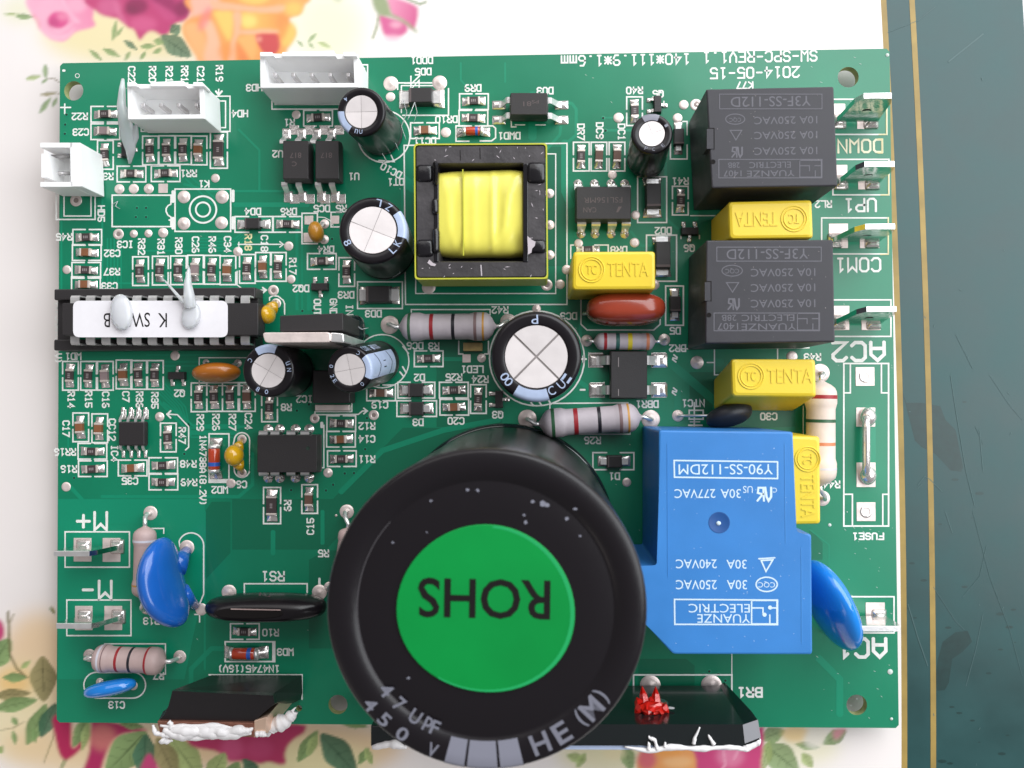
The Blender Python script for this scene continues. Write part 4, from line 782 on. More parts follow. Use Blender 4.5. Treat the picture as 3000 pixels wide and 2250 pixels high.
ycap(((1680,736),(1920,735),(1921,848),(1677,849)),((1668,778),(1895,777),(1895,876),(1662,878)),11,0,'yellow box capacitor over the red-brown pillow capacitor',118,66,1733,790)
ycap(((2134,590),(2380,584),(2384,697),(2138,700)),((2084,640),(2312,636),(2314,738),(2084,740)),13,180,'yellow box capacitor between the two black relays',122,66,2326,641)
ycap(((2296,1275),(2404,1279),(2406,1536),(2300,1538)),((2228,1263),(2322,1266),(2324,1496),(2230,1498)),13,-90,'yellow box capacitor on end, half hidden behind the blue relay',122,64,2366,1345)
# ================================================================== relays
def relay(tq,zt,label,rows,tab,hole,boxes,emb,fuzz=None,m=M_RELAY,tm=M_RELAYT):
    top=QQ(*tq,zt); mb=MB(); qbox(mb,drop(top,0.5),top,0.25,0.22,3); c=(top[0]+top[2])/2
    ob=mb.build('relay',m,board,loc=Vector((c.x,c.y,0)),label=label); z=zt+0.02; k=(145.2-z)/2550
    for s,x,y,w,h in rows:
        t=MB(); write(t,s,P(x,y,z),U,w*k,h*k); t.build('printed_text',tm,ob,loc=P(x,y,z))
    for x0,y0,x1,y1,lw in boxes:
        b=MB(); ribbon(b,[P(*p,z) for p in ((x0,y0),(x1,y0),(x1,y1),(x0,y1))],lw*k,z=z,closed=True); b.build('printed_frame',tm,ob,loc=P((x0+x1)/2,y0,z))
    b=MB()
    rq=random.Random(int(tq[0][1])); dd=MB()
    for i in range(26):
        px_,py_=rq.uniform(tq[0][0]+10,tq[1][0]-6),rq.uniform(tq[0][1]+8,tq[2][1]-8); rr0=rq.uniform(0.03,0.09); cc=P(px_,py_,zt+0.03); dd.add([cc+Vector((rr0*math.cos(t_),rr0*math.sin(t_)*rq.uniform(.4,1.2),0)) for t_ in (0,1.3,2.5,3.8,5.0)],[(0,1,2,3,4)])
    dd.build('dust_speck',M_RESTOP,ob,kind='stuff')
    for kind,x,y,w,h in emb:
        if kind=='o': ribbon(b,[P(x+w*math.cos(a),y+h*math.sin(a),z) for a in [2*math.pi*i/28 for i in range(28)]],2.6*k,z=z,closed=True)
        if kind=='t': ribbon(b,[P(x-w,y-h,z),P(x+w,y-h,z),P(x,y+h,z)],2.8*k,z=z,closed=True)
        if kind=='l': ribbon(b,[P(*p,z) for p in w],h*k,z=z)
        if kind=='f': b.add([P(*p,z) for p in w],[tuple(range(len(w)-1,-1,-1))])
    b.build('printed_emblem',tm,ob)
    if tab:
        q=Q(*tab,zt-0.02); tb=MB(); q2=[p+Vector((0,0,0.14)) for p in q]; qbox(tb,drop(q,zt-3),q2,0.05,0.03,2); tb.build('latch_tab',m,ob,loc=(q[0]+q[2])/2)
        l=MB(); ribbon(l,[P(tab[0]+6,tab[1]-2,z),P(tab[2]+2,tab[1]-2,z),P(tab[2]+2,tab[3],z)],3*k,z=z); l.build('moulding_gap',M_INK,ob)
    if hole:
        h=MB(); h.lathe(P(hole[0],hole[1],zt+0.02),(0,0,1),[(7*k,0.01),(6*k,0)],16,c0=False); h.build('vent_hole',M_INK,ob,loc=P(hole[0],hole[1],zt))
    return ob
def elogo(x0,y0,x1,y1,lw):   # square emblem of the relay maker, upside down
    w,h=x1-x0,y1-y0; f=lambda a,b:(x0+w*a,y0+h*b)
    return [('l',0,0,[f(0,0),f(1,0),f(1,1),f(0,1),f(0,0)],lw),('l',0,0,[f(0,.32),f(.45,.32),f(.45,.62)],lw),('l',0,0,[f(.7,.32),f(1,.32)],lw),('l',0,0,[f(.72,.62),f(.72,.95)],lw)]
def ulogo(x,y,s):            # the linked R and U mark, upside down
    f=lambda a,b:(x-a*s,y-b*s)
    return [('l',0,0,[f(-1.0,1),f(-1.0,-.4),f(-.6,-1),f(-.3,-.4),f(-.1,1)][::1],0.34*s),('l',0,0,[f(.1,-1),f(.2,1),f(.95,1),f(1.05,.2),f(.3,0),f(1.1,-1)],0.30*s)]
relay(((2069,261),(2443,253),(2455,545),(2085,551)),15.5,'black relay at the top right corner, near DOWN and UP1',
  [('Y3F-SS-112D',2258,297,232,30),('10A 250VAC',2302,352,182,22),('10A 250VAC',2302,396,182,22),('10A 250VAC',2302,442,182,22),('ELECTRIC',2256,483,120,18),('YUANZE',2258,508,138,18),('28B',2150,484,34,16),('1407',2146,508,52,18),('CQC',2154,350,34,14)],
  (2070,378,2090,437),(2089,474),[(2108,276,2408,319,2.4),(2106,467,2408,521,2.4)],
  [('o',2154,349,28,15),('t',2156,396,17,14)]+ulogo(2160,446,14)+elogo(2343,470,2406,519,2.6))
relay(((2069,704),(2441,702),(2447,1002),(2066,1007)),15.5,'black relay in the middle of the right side, beside COM1',
  [('Y3F-SS-112D',2248,744,236,30),('10A 250VAC',2294,798,186,23),('10A 250VAC',2294,843,186,23),('10A 250VAC',2294,889,186,23),('ELECTRIC',2250,931,152,19),('YUANZE',2252,957,158,19),('28B',2136,931,42,18),('1407',2132,956,60,20),('CQC',2145,793,40,16)],
  (2064,827,2081,882),(2077,923),[(2100,724,2406,765,2.6),(2092,917,2401,969,2.6)],
  [('o',2145,793,30,16),('t',2146,842,18,14)]+ulogo(2150,891,15)+elogo(2336,918,2399,967,3))
# blue relay with its odd outline
zt=20.0; poly=[(1815,1740),(1880,1818),(1972,1917),(2381,1918),(2378,1565),(2328,1563),(2324,1265),(1930,1260),(1930,1661),(1815,1661)]
poly=[(1815,1661),(1815,1750),(1885,1822),(1972,1917),(2381,1918),(2378,1565),(2328,1563),(2324,1265),(1930,1260),(1930,1661)]
top=[P(x,y,zt) for x,y in poly]; mb=MB(); base=drop(top,0.4)
mb.loft([rring(base,0.4,3),rring(drop(top,zt-0.3),0.4,3),rring(drop(top,zt-0.08),0.4,3,0.08),rring(top,0.4,3,0.28)])
br=mb.build('power_relay',M_BLUE,board,loc=P(2150,1600,0),label='large bright blue power relay with a stepped outline and white print'); z=zt+0.02; k=(145.2-z)/2550
for s,x,y,w,h in (('Y90-SS-112DM',2126,1375,272,30),('30A',2141,1446,58,26),('277VAC',2036,1446,118,26),('US',2191,1434,28,20),('C',2270,1436,12,14),('30A',2158,1653,58,26),('240VAC',2040,1652,118,26),('30A',2159,1713,58,27),('250VAC',2040,1713,118,27),('CQC',2246,1712,48,18),('ELECTRIC',2107,1782,176,25),('YUANZE',2120,1812,152,25)):
    t=MB(); write(t,s,P(x,y,z),U,w*k,h*k); t.build('printed_text',M_BLUET,br,loc=P(x,y,z))
b=MB()
for pts,lw in (([(1975,1349),(2278,1353),(2278,1402),(1976,1398)],4.2),([(1976,1756),(2278,1758),(2278,1830),(1977,1829)],4.2)):
    b=MB(); ribbon(b,[P(*p,z) for p in pts],lw*k,z=z,closed=True); b.build('printed_frame',M_BLUET,br,loc=P(*pts[0],z))
b=MB(); rq=random.Random(8)
for i in range(60):
    cc=P(rq.uniform(1940,2370),rq.uniform(1275,1905),zt+0.015); 
    if cc.x>P(2320,1500,20).x and cc.y>P(2100,1570,20).y: continue
    rr0=rq.uniform(0.02,0.07); b.add([cc+Vector((rr0*math.cos(t_),rr0*math.sin(t_)*rq.uniform(.4,1.4),0)) for t_ in (0,1.3,2.5,3.8,5.0)],[(0,1,2,3,4)])
b.build('dust_speck',M_BLUET,br,kind='stuff'); b=MB()
ribbon(b,[P(2246+31*math.cos(a),1712+21*math.sin(a),z) for a in [2*math.pi*i/32 for i in range(32)]],4*k,z=z,closed=True)
ribbon(b,[P(2270,1634,z),P(2223,1637,z)],4*k,z=z); ribbon(b,[P(2264,1640,z),P(2230,1642,z),P(2244,1674,z)],4.5*k,z=z,closed=True)
for kind,_,_,w,h in ulogo(2240,1448,19)+elogo(2202,1759,2276,1828,4): ribbon(b,[P(*p,z) for p in w],h*k,z=z)
for x,y in ((2240,1801),(2256,1780)): b.lathe(P(x,y,z+0.02),(0,0,1),[(6*k,0)],12,c0=False)
b.build('printed_emblem',M_BLUET,br)
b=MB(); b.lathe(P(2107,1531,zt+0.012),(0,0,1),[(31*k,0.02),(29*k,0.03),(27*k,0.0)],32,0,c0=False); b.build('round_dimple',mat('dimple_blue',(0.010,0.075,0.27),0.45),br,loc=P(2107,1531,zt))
b=MB(); superell(b,P(2105,1533,zt+0.03),Vector((0.35,0,0)),Vector((0,0.32,0)),Vector((0,0,0.2)),n=12,m=6); b.build('moulding_nib',M_BLUET,br)
for pts in ([(2299,1300),(2302,1590)],[(2348,1605),(2349,1885)],[(1955,1300),(1957,1690)]):
    b=MB(); a_,b_=P(*pts[0],zt),P(*pts[1],zt); b.strip([a_+Vector((0,0,0.02)),b_+Vector((0,0,0.02))],0.12,0.05); b.build('raised_rib',mat('rib_blue',(0.05,0.24,0.60),0.4) if pts[0][0]>2000 else M_BLUE,br,loc=a_)
# ================================================================== transformer
tr_=MB(); T4=((1212,421),(1603,419),(1606,817),(1215,819))
outer=[P(*p,13.0) for p in (T4[3],T4[2],T4[1],T4[0])]; inner=[P(*p,13.0) for p in ((1287,765),(1535,765),(1532,479),(1282,480))]
low=drop(outer,5.0)
tape=MB(); o1=rring(outer,0.6,4); o2=rring(outer,0.6,4,0.22)
tape.loft([rring(low,0.6,4),rring(drop(outer,12.9),0.6,4),o1,o2],c0=False,c1=False)
tb=tape.build('transformer',M_TAPES,board,loc=P(1409,620,0),label='square transformer wound with yellow tape in a black ferrite frame')
core=MB(); a0=rring(outer,0.5,4,0.25); a1=[p+Vector((0,0,-0.02)) for p in a0]
in_r=rring(inner,0.1,4); core.loft([drop(rring(outer,0.5,4,0.3),5.2),drop(rring(outer,0.5,4,0.3),12.75),drop(rring(outer,0.5,4,0.42),12.95),drop(rring(inner,0.1,4,-0.15),12.95),drop(in_r,12.7),drop(in_r,6.5)],c0=False,c1=False)
core.build('ferrite_core',M_FERR,tb)
mb=MB(); q=[p for p in drop(inner,7.0)]; mb.add(q,[(0,1,2,3)]); mb.build('winding_well',M_BOB,tb)
# tape wound coil: a bulged roll whose axis is left to right
def coil():
    mb=MB(); xs=np.linspace(0,1,60); rings=[]
    L0=P(1284,620,12).x; L1=P(1532,620,12).x; yc=P(1400,622,11).y; hy=(P(1400,492,12).y-P(1400,750,12).y)/2
    for x in xs:
        r=[]; s_=1-0.035*(abs(x-0.5)*2)**4+0.006*math.sin(x*9); dy=0.3*math.sin(x*3)*0
        for i in range(56):
            a=2*math.pi*i/56; f=lambda v,e:math.copysign(abs(v)**e,v)
            py=f(math.cos(a),0.5)*hy*s_*(1-0.03*(1-x)); pz=f(math.sin(a),0.55)*3.3
            wr=0.16*math.exp(-((x-0.64)/0.035)**2)*max(0,math.sin(a))**.5+0.10*math.exp(-((x-0.42)/0.05)**2)*max(0,math.sin(a))**.5-0.12*math.exp(-((x-0.72)/0.05)**2)*max(0,math.sin(a))+(0.09 if x>0.29 else 0)+(0.22*math.exp(-((x-0.80-0.22*math.cos(a))/0.035)**2)-0.35*math.exp(-((x-0.93)/0.07)**2-((math.cos(a)+0.5)/0.3)**2)+0.10*math.exp(-((x-0.12+0.1*math.cos(a))/0.05)**2)-0.08*math.exp(-((x-0.2-0.12*math.cos(a))/0.05)**2))*max(0,math.sin(a))-0.5*math.exp(-((x-0.97)/0.12)**2-((math.cos(a)+0.75)/0.35)**2)*(math.sin(a)>0)
            r.append(Vector((L0+(L1-L0)*x,yc+dy+py,9.0+pz*(1.0+0.02*math.sin(x*9))+wr)))
        rings.append(r)
    mb.loft(rings,sm=True); o=mb.build('coil_tape',M_TAPE,tb); return o
coil()
mb=MB(); q=[P(1356,748,12.8),P(1359,748,12.8),P(1357,495,12.8),P(1354,495,12.8)]; mb.loft([drop(q,12.1),drop(q,12.62)]); mb.build('tape_end',M_TAPES,tb)
# bobbin cheeks with lugs
for x0,x1 in ((1271,1285),(1532,1548)):
    mb=MB(); q=Q(x0,478,x1,768,13.1); qbox(mb,drop(q,6),q,0.15,0.15,2); mb.build('bobbin_flange',M_BOB,tb,loc=P((x0+x1)/2,620,13))
for x0,y0,x1,y1,zz in ((1266,470,1283,540,13.8),(1264,579,1284,627,13.7),(1266,665,1286,740,13.8),(1218,480,1268,532,13.35),(1218,700,1270,752,13.35),(1545,473,1598,535,13.5),(1545,700,1600,740,13.6)):
    mb=MB(); q=Q(x0,y0,x1,y1,zz); qbox(mb,drop(q,12.4),q,0.7,0.45,4,sm=True); mb.build('bobbin_lug',M_BOB,tb,loc=P((x0+x1)/2,(y0+y1)/2,13))
mb=MB()
for pts in ([(1406,432),(1407,466)],[(1348,440),(1349,470)]): mb.strip([P(*p,12.98) for p in pts],0.10,0.03)
mb.build('core_joint',M_INK,tb,loc=P(1406,450,13)); mb=MB(); mb.strip([P(1409,776,12.99),P(1411,808,12.99)],0.18,0.05); mb.build('core_joint',M_RBODY,tb,loc=P(1409,790,13))
mb=MB(); rngf=random.Random(5)
for i in range(34):
    x,y=rngf.choice([(rngf.uniform(1225,1600),rngf.uniform(428,470)),(rngf.uniform(1225,1600),rngf.uniform(775,812)),(rngf.uniform(1552,1600),rngf.uniform(540,700))]); l=rngf.uniform(0.08,0.45); a=rngf.uniform(0,3.14); c=P(x,y,13.0); d=Vector((math.cos(a),math.sin(a),0)); n_=Vector((-d.y,d.x,0))
    mb.add([c-d*l,c+n_*0.06,c+d*l,c-n_*0.06],[(0,1,2,3)])
mb.build('dust_fleck',M_RBODY,tb,kind='stuff')
mb=MB(); rr_=[P(1555+dx,716+dy,13.75) for dx,dy in ((-10,-25),(2,-14),(14,-8),(12,4),(4,12),(2,24),(-8,30))]; mb.add(rr_,[tuple(range(6,-1,-1))]); 
mb.build('dried_varnish',M_RBODY,tb)
mb=MB(); rr_=[P(1258+dx,760+dy,13.05) for dx,dy in ((0,0),(10,10),(20,14),(16,20),(4,18),(-6,10))]; mb.add(rr_,[tuple(range(5,-1,-1))]); mb.build('dried_varnish',M_RBODY,tb)
# ================================================================== upright power packages
# regulator with tab
mb=MB(); top=QQ((820,925),(1004,917),(1006,968),(820,972),16.5); base=drop(top,1.0); qbox(mb,base,top,0.1,0.1,2)
to=mb.build('upright_regulator',M_IC,board,loc=P(910,950,0),label='upright black regulator with a pale metal tab, right of the long chip')
mb=MB(); top=QQ((768,974),(968,973),(968,1003),(776,1004),17.5); qbox(mb,drop(top,1.2),top,0.5,0.12,3); mb.build('metal_tab',M_TIN,to,loc=P(868,988,17))
mb=MB(); top=QQ((968,974),(1006,977),(1008,1004),(968,1001),17.2); qbox(mb,drop(top,1.2),top,0.2,0.12,2); mb.build('metal_tab',M_STEEL,to,loc=P(990,988,17))
for x,y in ((1058,945),(1075,985),(1040,1000)):
    mb=MB(); mb.tube([P(990,950,4),P(x-20,y,3),P(x,y,0.1)],0.35,8); mb.build('lead',M_BLKE,to,loc=P(x,y,0))
mb=MB(); superell(mb,P(1035,965,3.0),Vector((2.0,0,0)),Vector((0,2.4,0)),Vector((0,0,2.5)),1,0.8); mb.build('dark_varnish_blob',M_CLEAR,to,loc=P(1035,965,2))
# transistor on the bottom edge: front face, sloped top, copper tab
def bigpack(name,rings,mats_,label): 
    mb=MB(); mb.loft(rings); return mb.build(name,mats_,board,loc=(rings[0][0]+rings[0][2])/2,label=label)
zz=13.0
f0=[P(x,y,1.0) for x,y in ((617,2052),(888,2052),(885,1979),(617,1979))]
tp=[P(x,y,15.5) for x,y in ((462,2116),(741,2118),(768,2092),(805,2062),(800,2038),(505,2024),(493,2070),(482,2092))]
mb=MB()
bb=[P(x,y,0.8) for x,y in ((600,2056),(860,2060),(880,2050),(886,2030),(884,1978),(620,1978),(612,2010),(604,2035))]
t2=[P(x,y,11.5) for x,y in ((475,2085),(760,2090),(785,2078),(812,2058),(803,2030),(506,2022),(495,2060),(486,2078))]
mb=MB(); mb.loft([bb,[b+(t-b)*0.98 for b,t in zip(bb,t2)],tp])
tq=mb.build('power_transistor',mat('glossy_black_moulding',(0.012,0.010,0.011),0.36),board,loc=P(700,2050,0),label='upright black power transistor at the lower left edge, smeared with white paste')
mb=MB(); top=QQ((460,2113),(742,2118),(744,2160),(470,2157),16.2); qbox(mb,drop(top,2.0),top,0.1,0.1,2); mb.build('metal_tab',M_COPPER,tq,loc=P(600,2135,15))
mb=MB(); top=QQ((744,2112),(782,2100),(778,2156),(744,2161),16.0); qbox(mb,drop(top,2.0),top,0.1,0.1,2); mb.build('metal_tab',M_COPL,tq,loc=P(762,2130,15))
def paste(parent,pts,r,z,seed,name='white_paste',n=14,flat=0.6):
    rg_=random.Random(seed); mb=MB(); P_=[P(x,y,z) for x,y in pts]; fine=[]; rr=[]
    for i in range(len(P_)-1):
        for k_ in range(n//2):
            t=k_/(n//2); fine.append(P_[i].lerp(P_[i+1],t)+Vector((0,0.12*math.sin(seed+(i+t)*2.3),0))); rr.append((r[i]+(r[i+1]-r[i])*t)*(1+0.13*math.sin(seed*1.7+(i+t)*4.1)+0.07*math.sin(seed+(i+t)*9)))
    fine.append(P_[-1]); rr.append(r[-1]); mb.tube(fine,rr,10)
    o=mb.build(name,M_PASTE,parent,loc=P_[0]); return o
paste(tq,[(486,2152),(520,2138),(570,2140),(600,2150),(640,2136),(665,2148),(700,2140),(726,2138),(742,2134)],[0.25,0.7,0.9,0.6,0.9,0.6,0.75,0.5,0.12],16.2,1)
paste(tq,[(480,2140),(520,2150),(560,2146),(610,2144),(650,2150),(700,2150),(738,2148)],[0.4,0.95,0.9,0.95,0.8,0.7,0.3],16.0,8); paste(tq,[(500,2157),(560,2157),(620,2158),(680,2158)],[0.3,0.5,0.45,0.3],16.0,2); paste(tq,[(448,2124),(456,2146),(480,2154),(505,2156)],[0.2,0.35,0.45,0.4],16.0,3)
paste(tq,[(470,2126),(520,2128),(580,2130),(640,2127),(700,2131)],[0.2,0.5,0.4,0.5,0.15],16.1,9); paste(tq,[(750,2150),(765,2152),(780,2150)],[0.4,0.5,0.3],16.1,12); paste(tq,[(476,2160),(490,2172),(506,2172)],[0.75,0.5,0.08],15.5,4); paste(tq,[(494,2112),(502,2122),(500,2136)],[0.35,0.3,0.3],16.3,5)
paste(tq,[(783,2156),(790,2134),(812,2118),(838,2112),(856,2096),(862,2086)],[0.35,1.0,1.25,1.1,0.75,0.6],12.5,6); paste(tq,[(856,2086),(868,2072)],[0.25,0.03],12.5,7)
# the bridge rectifier and its neighbour
def bar(name,x0,x1,yt,yr,yb,z,base_dy,label,bevel=True,right=None):
    mb=MB(); A_=[P(x0,yb,z),P(x1,yb,z),P(x1,yt,z),P(x0,yt,z)]; fr=drop(A_,0.8)
    if right:
        top=[P(x0,yb,z),P(x1-42,yb,z),P(x1,yb-16,z),P(x1-6,yt-12,z),P(x1-46,yt,z),P(x0,yt,z)]
        mb.loft([[Vector((p.x-(0.0 if i not in (2,3) else 1.2),p.y,1.0)) for i,p in enumerate(top)],[Vector((p.x,p.y,z-1.2)) if i in (0,1,4,5) else Vector((p.x,p.y,z-3.5)) for i,p in enumerate(top)],top])
    else: qbox(mb,fr,A_,0.15,0.2,2)
    return mb.build(name,mat('glossy_black_moulding2',(0.010,0.013,0.014),0.2,coat=0.2),board,loc=(fr[0]+fr[2])/2,label=label)
brq=bar('bridge_rectifier',1590,2226,2122,2150,2184,18.0,0,'wide upright black bridge rectifier at the bottom edge with a blob of red wax',right=True)
mb=MB(); q=QQ((2176,2123),(2220,2108),(2229,2160),(2182,2178),18.03); mb.add([p+Vector((0,0,0.03)) for p in q],[(0,1,2,3)]); mb.build('chamfered_end',mat('grey_end_moulding',(0.30,0.30,0.32),0.4),brq)  # end face in a paler grey than the black moulding
b2=bar('power_transistor',1086,1560,2126,2150,2188,17.0,0,'second upright black power package, mostly hidden below the huge capacitor')
mb=MB(); q=QQ((1090,2184),(1560,2184),(1560,2190),(1090,2190),17.1); qbox(mb,drop(q,4),q,0.05,0.05,2); mb.build('metal_tab',M_PASTE,b2)
paste(b2,[(1090,2187),(1130,2183),(1160,2181),(1190,2188)],[0.3,0.55,0.6,0.3],17.1,11)
mb=MB(); q=QQ((1590,2184),(2180,2184),(2182,2198),(1590,2196),17.6); qbox(mb,drop(q,4),q,0.05,0.05,2); mb.build('metal_back',M_STRIPE,brq,loc=P(1900,2190,17))
paste(brq,[(1830,2190),(1900,2197),(1960,2190),(2010,2192),(2060,2190),(2110,2192),(2160,2190),(2190,2193)],[0.15,0.35,0.5,0.35,0.45,0.3,0.4,0.35],17.9,21)
paste(brq,[(2176,2190),(2200,2182),(2226,2174)],[0.5,0.6,0.5],17.6,22)
for i,pts in enumerate(([(1900,2195),(1901,2182),(1897,2176)],[(1926,2195),(1918,2170),(1904,2160),(1900,2156)],[(1948,2190),(1949,2174)],[(2032,2182),(2036,2158),(2050,2130)],[(2092,2182),(2083,2164),(2074,2154)])): paste(brq,pts,[0.28]+[0.25]*(len(pts)-2)+[0.1],18.15,30+i)
# screw hole with the lump of red wax on the front face
yf=(P(1900,2122,18.0)).y
def onface(x,y,off=0.05):
    """point of the upright front face of the rectifier seen at a pixel"""
    d=RM@Vector(((x-1500)/FPX,-(y-1125)/FPX,-1)); t=(yf+off-CAM.y)/d.y; return CAM+d*t
mb=MB(); mb.lathe(onface(1910,2058,0.3),(0,1,0),[(2.5,0.0),(2.3,0.03)],30,c0=False); mb.build('screw_hole_recess',mat('hole_green_glint',(0.05,0.15,0.12),0.25),brq,loc=onface(1910,2060))  # green reflection put into the recess as its base colour
mb=MB(); c=onface(1908,2072,0.6); rg_=random.Random(3)
mb2=MB(); superell(mb2,c,Vector((2.0,0,0)),Vector((0,1.1,0)),Vector((0,0,1.9)),0.9,0.9,n=14,m=8); mb2.v=[v+Vector((rg_.uniform(-.25,.25),rg_.uniform(-.2,.2),rg_.uniform(-.25,.25))) for v in mb2.v]
for dx,dz,tx,tz in ((-0.9,0.8,-1.4,3.9),(0.8,0.8,1.0,3.8),(-1.7,0.2,-2.5,1.6),(-1.6,-1,-3.0,-1.8),(1.6,-1,3.0,-1.6),(0,0.5,0,1.8)):
    a_=c+Vector((dx,0.4,-dz*0.5)); e=c+Vector((tx*0.85,tz*0.62+0.3,-tz*0.35)); mb2.tube([a_,a_+(e-a_)*0.55,e],[0.85,0.6,0.06],6)
mb2.s=[False]*len(mb2.f); mb2.build('red_wax_lump',M_REDW,brq,loc=c,label='shiny red wax lump pressed into the screw hole')
mb=MB(); mb.lathe(onface(1966,2074,0.4),(0,1,0),[(0.55,0.0)],14,c0=False); mb.build('screw_hole_edge',M_WHITE,brq)
# ================================================================== quick-connect tabs
def faston(tx0,tx1,ty,by,bx0,bx1,zt,pads,label,legside=1):
    y0=P((bx0+bx1)/2,by,0).y; mb=MB()
    a=P(bx0,by,1.2);b=P(bx1,by,1.2);c_=P(tx0,ty,zt);d=P(tx1,ty,zt); th=Vector((0,0.4,0)); wide=0.55
    e0=a+(c_-a)*0.80; e1=b+(d-b)*0.80; e0=e0-Vector((wide,0,0)); e1=e1+Vector((wide*0.6,0,0))
    a2=a+(c_-a)*0.25-Vector((0.1,0,0)); b2_=b+(d-b)*0.25
    rows=[(a,b),(a2,b2_),(e0,e1),(c_,d)]
    mb.loft([[p-th,q-th,q+th,p+th] for p,q in rows])
    ob=mb.build('spade_terminal',M_BLADE,board,loc=(a+b)/2,label=label)
    mb=MB(); up_=Vector((0,0,0.02)); mb.box(c_.x,c_.y-0.42,zt-0.25,d.x,c_.y+0.42,zt+0.06,0,0.04); mb.build('edge_reflection_strip',M_STEEL,ob,loc=(c_+d)/2)  # brighter metal strip stands in for the reflection along the top edge
    mb=MB(); mc=(e0+e1)/2*0.6+(a+b)/2*0.4; mb.lathe(mc-th*1.02,(0,-1,0),[(0.7,0),(0.5,-0.02)],16,c0=False); mb.build('locking_hole',M_DARK,ob,loc=mc)
    for q in (a+Vector((0.7,0,0)),b-Vector((0.7,0,0))):
        mb=MB(); mb.box(q.x-0.55,q.y-0.38,0.0,q.x+0.55,q.y+0.38,1.3); mb.build('leg',M_STEEL,ob,loc=q)
        mb=MB(); mb.loft([rring([Vector((q.x+sx*w_,q.y+sy*h_,z_)) for sx,sy in ((-1,-1),(1,-1),(1,1),(-1,1))],0.4,3) for w_,h_,z_ in ((1.25,1.25,0.06),(1.0,0.95,0.25),(0.75,0.6,0.6),(0.6,0.42,1.1))],sm=True); mb.build('solder_joint',M_SOLD,ob,loc=q)
    for x0,y0_,x1,y1 in pads:
        q=Q(x0,y0_,x1,y1,0.02); mb=MB(); qbox(mb,q,drop(q,0.07),0.06,0.03,2); mb.build('solder_pad',M_TIN,board,loc=(q[0]+q[2])/2)
faston(2530,2612,281,350,2452,2572,10,((2440,304,2476,378),(2511,322,2572,378)),'upright spade terminal above the word DOWN')
faston(2532,2620,481,530,2458,2576,10,((2440,483,2482,555),(2514,500,2576,555)),'upright spade terminal above the word UP1')
faston(2534,2622,664,702,2440,2575,10,((2428,655,2484,727),(2519,668,2576,727)),'upright spade terminal above the word COM1, with a yellowed lead')
faston(2538,2626,906,942,2450,2580,10,((2440,896,2488,967),(2524,904,2580,967)),'upright spade terminal above the word AC2')
faston(2520,2637,1842,1812,2440,2596,10,((2437,1763,2470,1829),(2536,1765,2592,1829)),'upright spade terminal beside the word AC1, behind a blue disc')
faston(158,262,1622,1605,222,346,8,((216,1576,268,1645),(301,1576,353,1646)),'upright spade terminal in the M+ frame')
faston(165,268,1834,1812,226,350,8,((220,1775,271,1846),(306,1775,358,1846)),'upright spade terminal in the M- frame')
# fuse link wire
mb=MB(); mb.tube([P(2536,1222,0.1),P(2537,1226,1.2),P(2538,1250,1.7),P(2538,1360,1.7),P(2538,1388,1.2),P(2537,1392,0.1)],0.62,10)
fw=mb.build('fuse_link_wire',M_SOLD,board,loc=P(2537,1300,0),label='thick tinned wire bridging the two middle fuse pads')
for y in (1222,1392):
    mb=MB(); superell(mb,P(2542,y,0.3),Vector((1.35,0,0)),Vector((0,1.6,0)),Vector((0,0,1.3)),1,1,n=20,m=10); mb.build('solder_joint',M_SOLD,fw,loc=P(2542,y,0.3))
# indicator LED chip
mb=MB(); q=Q(1357,1004,1413,1028,1.0); qbox(mb,drop(q,0.1),q,0.1,0.1,2); ld=mb.build('indicator_led_chip',M_LED,board,loc=P(1385,1016),label='tan light-emitting chip above LED1')
# ================================================================== white nylon headers
def header(name,tq,zt,openw,npins,label,dirn=(0,1),slots=2):
    """open-topped shrouded socket: tq = px corners of the rim (TL,TR,BR,BL) at height zt"""
    top=QQ(*tq,zt); mb=MB(); wt=0.75
    inner_=rring(top,0.05,2,wt); inn=[Vector((p.x,p.y,2.2)) for p in inner_]
    mb.loft([rring(drop(top,0.3),0.15,2),rring(drop(top,zt-0.1),0.15,2),rring(top,0.15,2,0.1),rring(top,0.05,2,wt-0.05),drop(inner_,zt-0.1),inn],c1=True)
    ob=mb.build(name,M_WHITE,board,loc=Vector(((top[0].x+top[2].x)/2,(top[0].y+top[2].y)/2,0)),label=label)
    A,B_,C,D=top  # BL,BR,TR,TL
    for i in range(npins):
        t=(i+0.5+0.12)/(npins+0.3); c=(A+(B_-A)*t+D+(C-D)*t)/2; c=Vector((c.x,c.y,0)); pn=MB(); pn.box(c.x-0.32,c.y-0.32,2.0,c.x+0.32,c.y+0.32,zt-1.6,0,0.1); pn.build('contact_pin',mat('shaded_pin',(0.62,0.60,0.60),0.35,metal=0.6),ob,loc=c)
    return ob,top
h4,t4=header('pin_header',((372,246),(596,246),(600,348),(374,350)),7.5,0,4,'white four-pin socket streaked with glue at its left end')
h3,t3=header('pin_header',((761,156),(1048,160),(1052,256),(762,258)),8.0,0,5,'white five-pin socket at the top edge of the board')
def notch(ob,px,zt,w=26):
    pass
for ob,xs,y,zt in ((h4,((372,404),(440,545),(565,600)),240,7.5),(h3,((761,805),(826,985),(1005,1046)),152,8.0)):
    for i,(x0,x1) in enumerate(xs):
        mb=MB(); q=QQ((x0,y),(x1-8,y-(4 if i==1 else 0)),(x1,y+13),(x0,y+13),zt+0.9); qbox(mb,[Vector((p.x,p.y,zt-2)) for p in q],q,0.1,0.1,2); mb.build('shroud_wall',M_WHITE,ob,loc=q[0])
mb=MB()
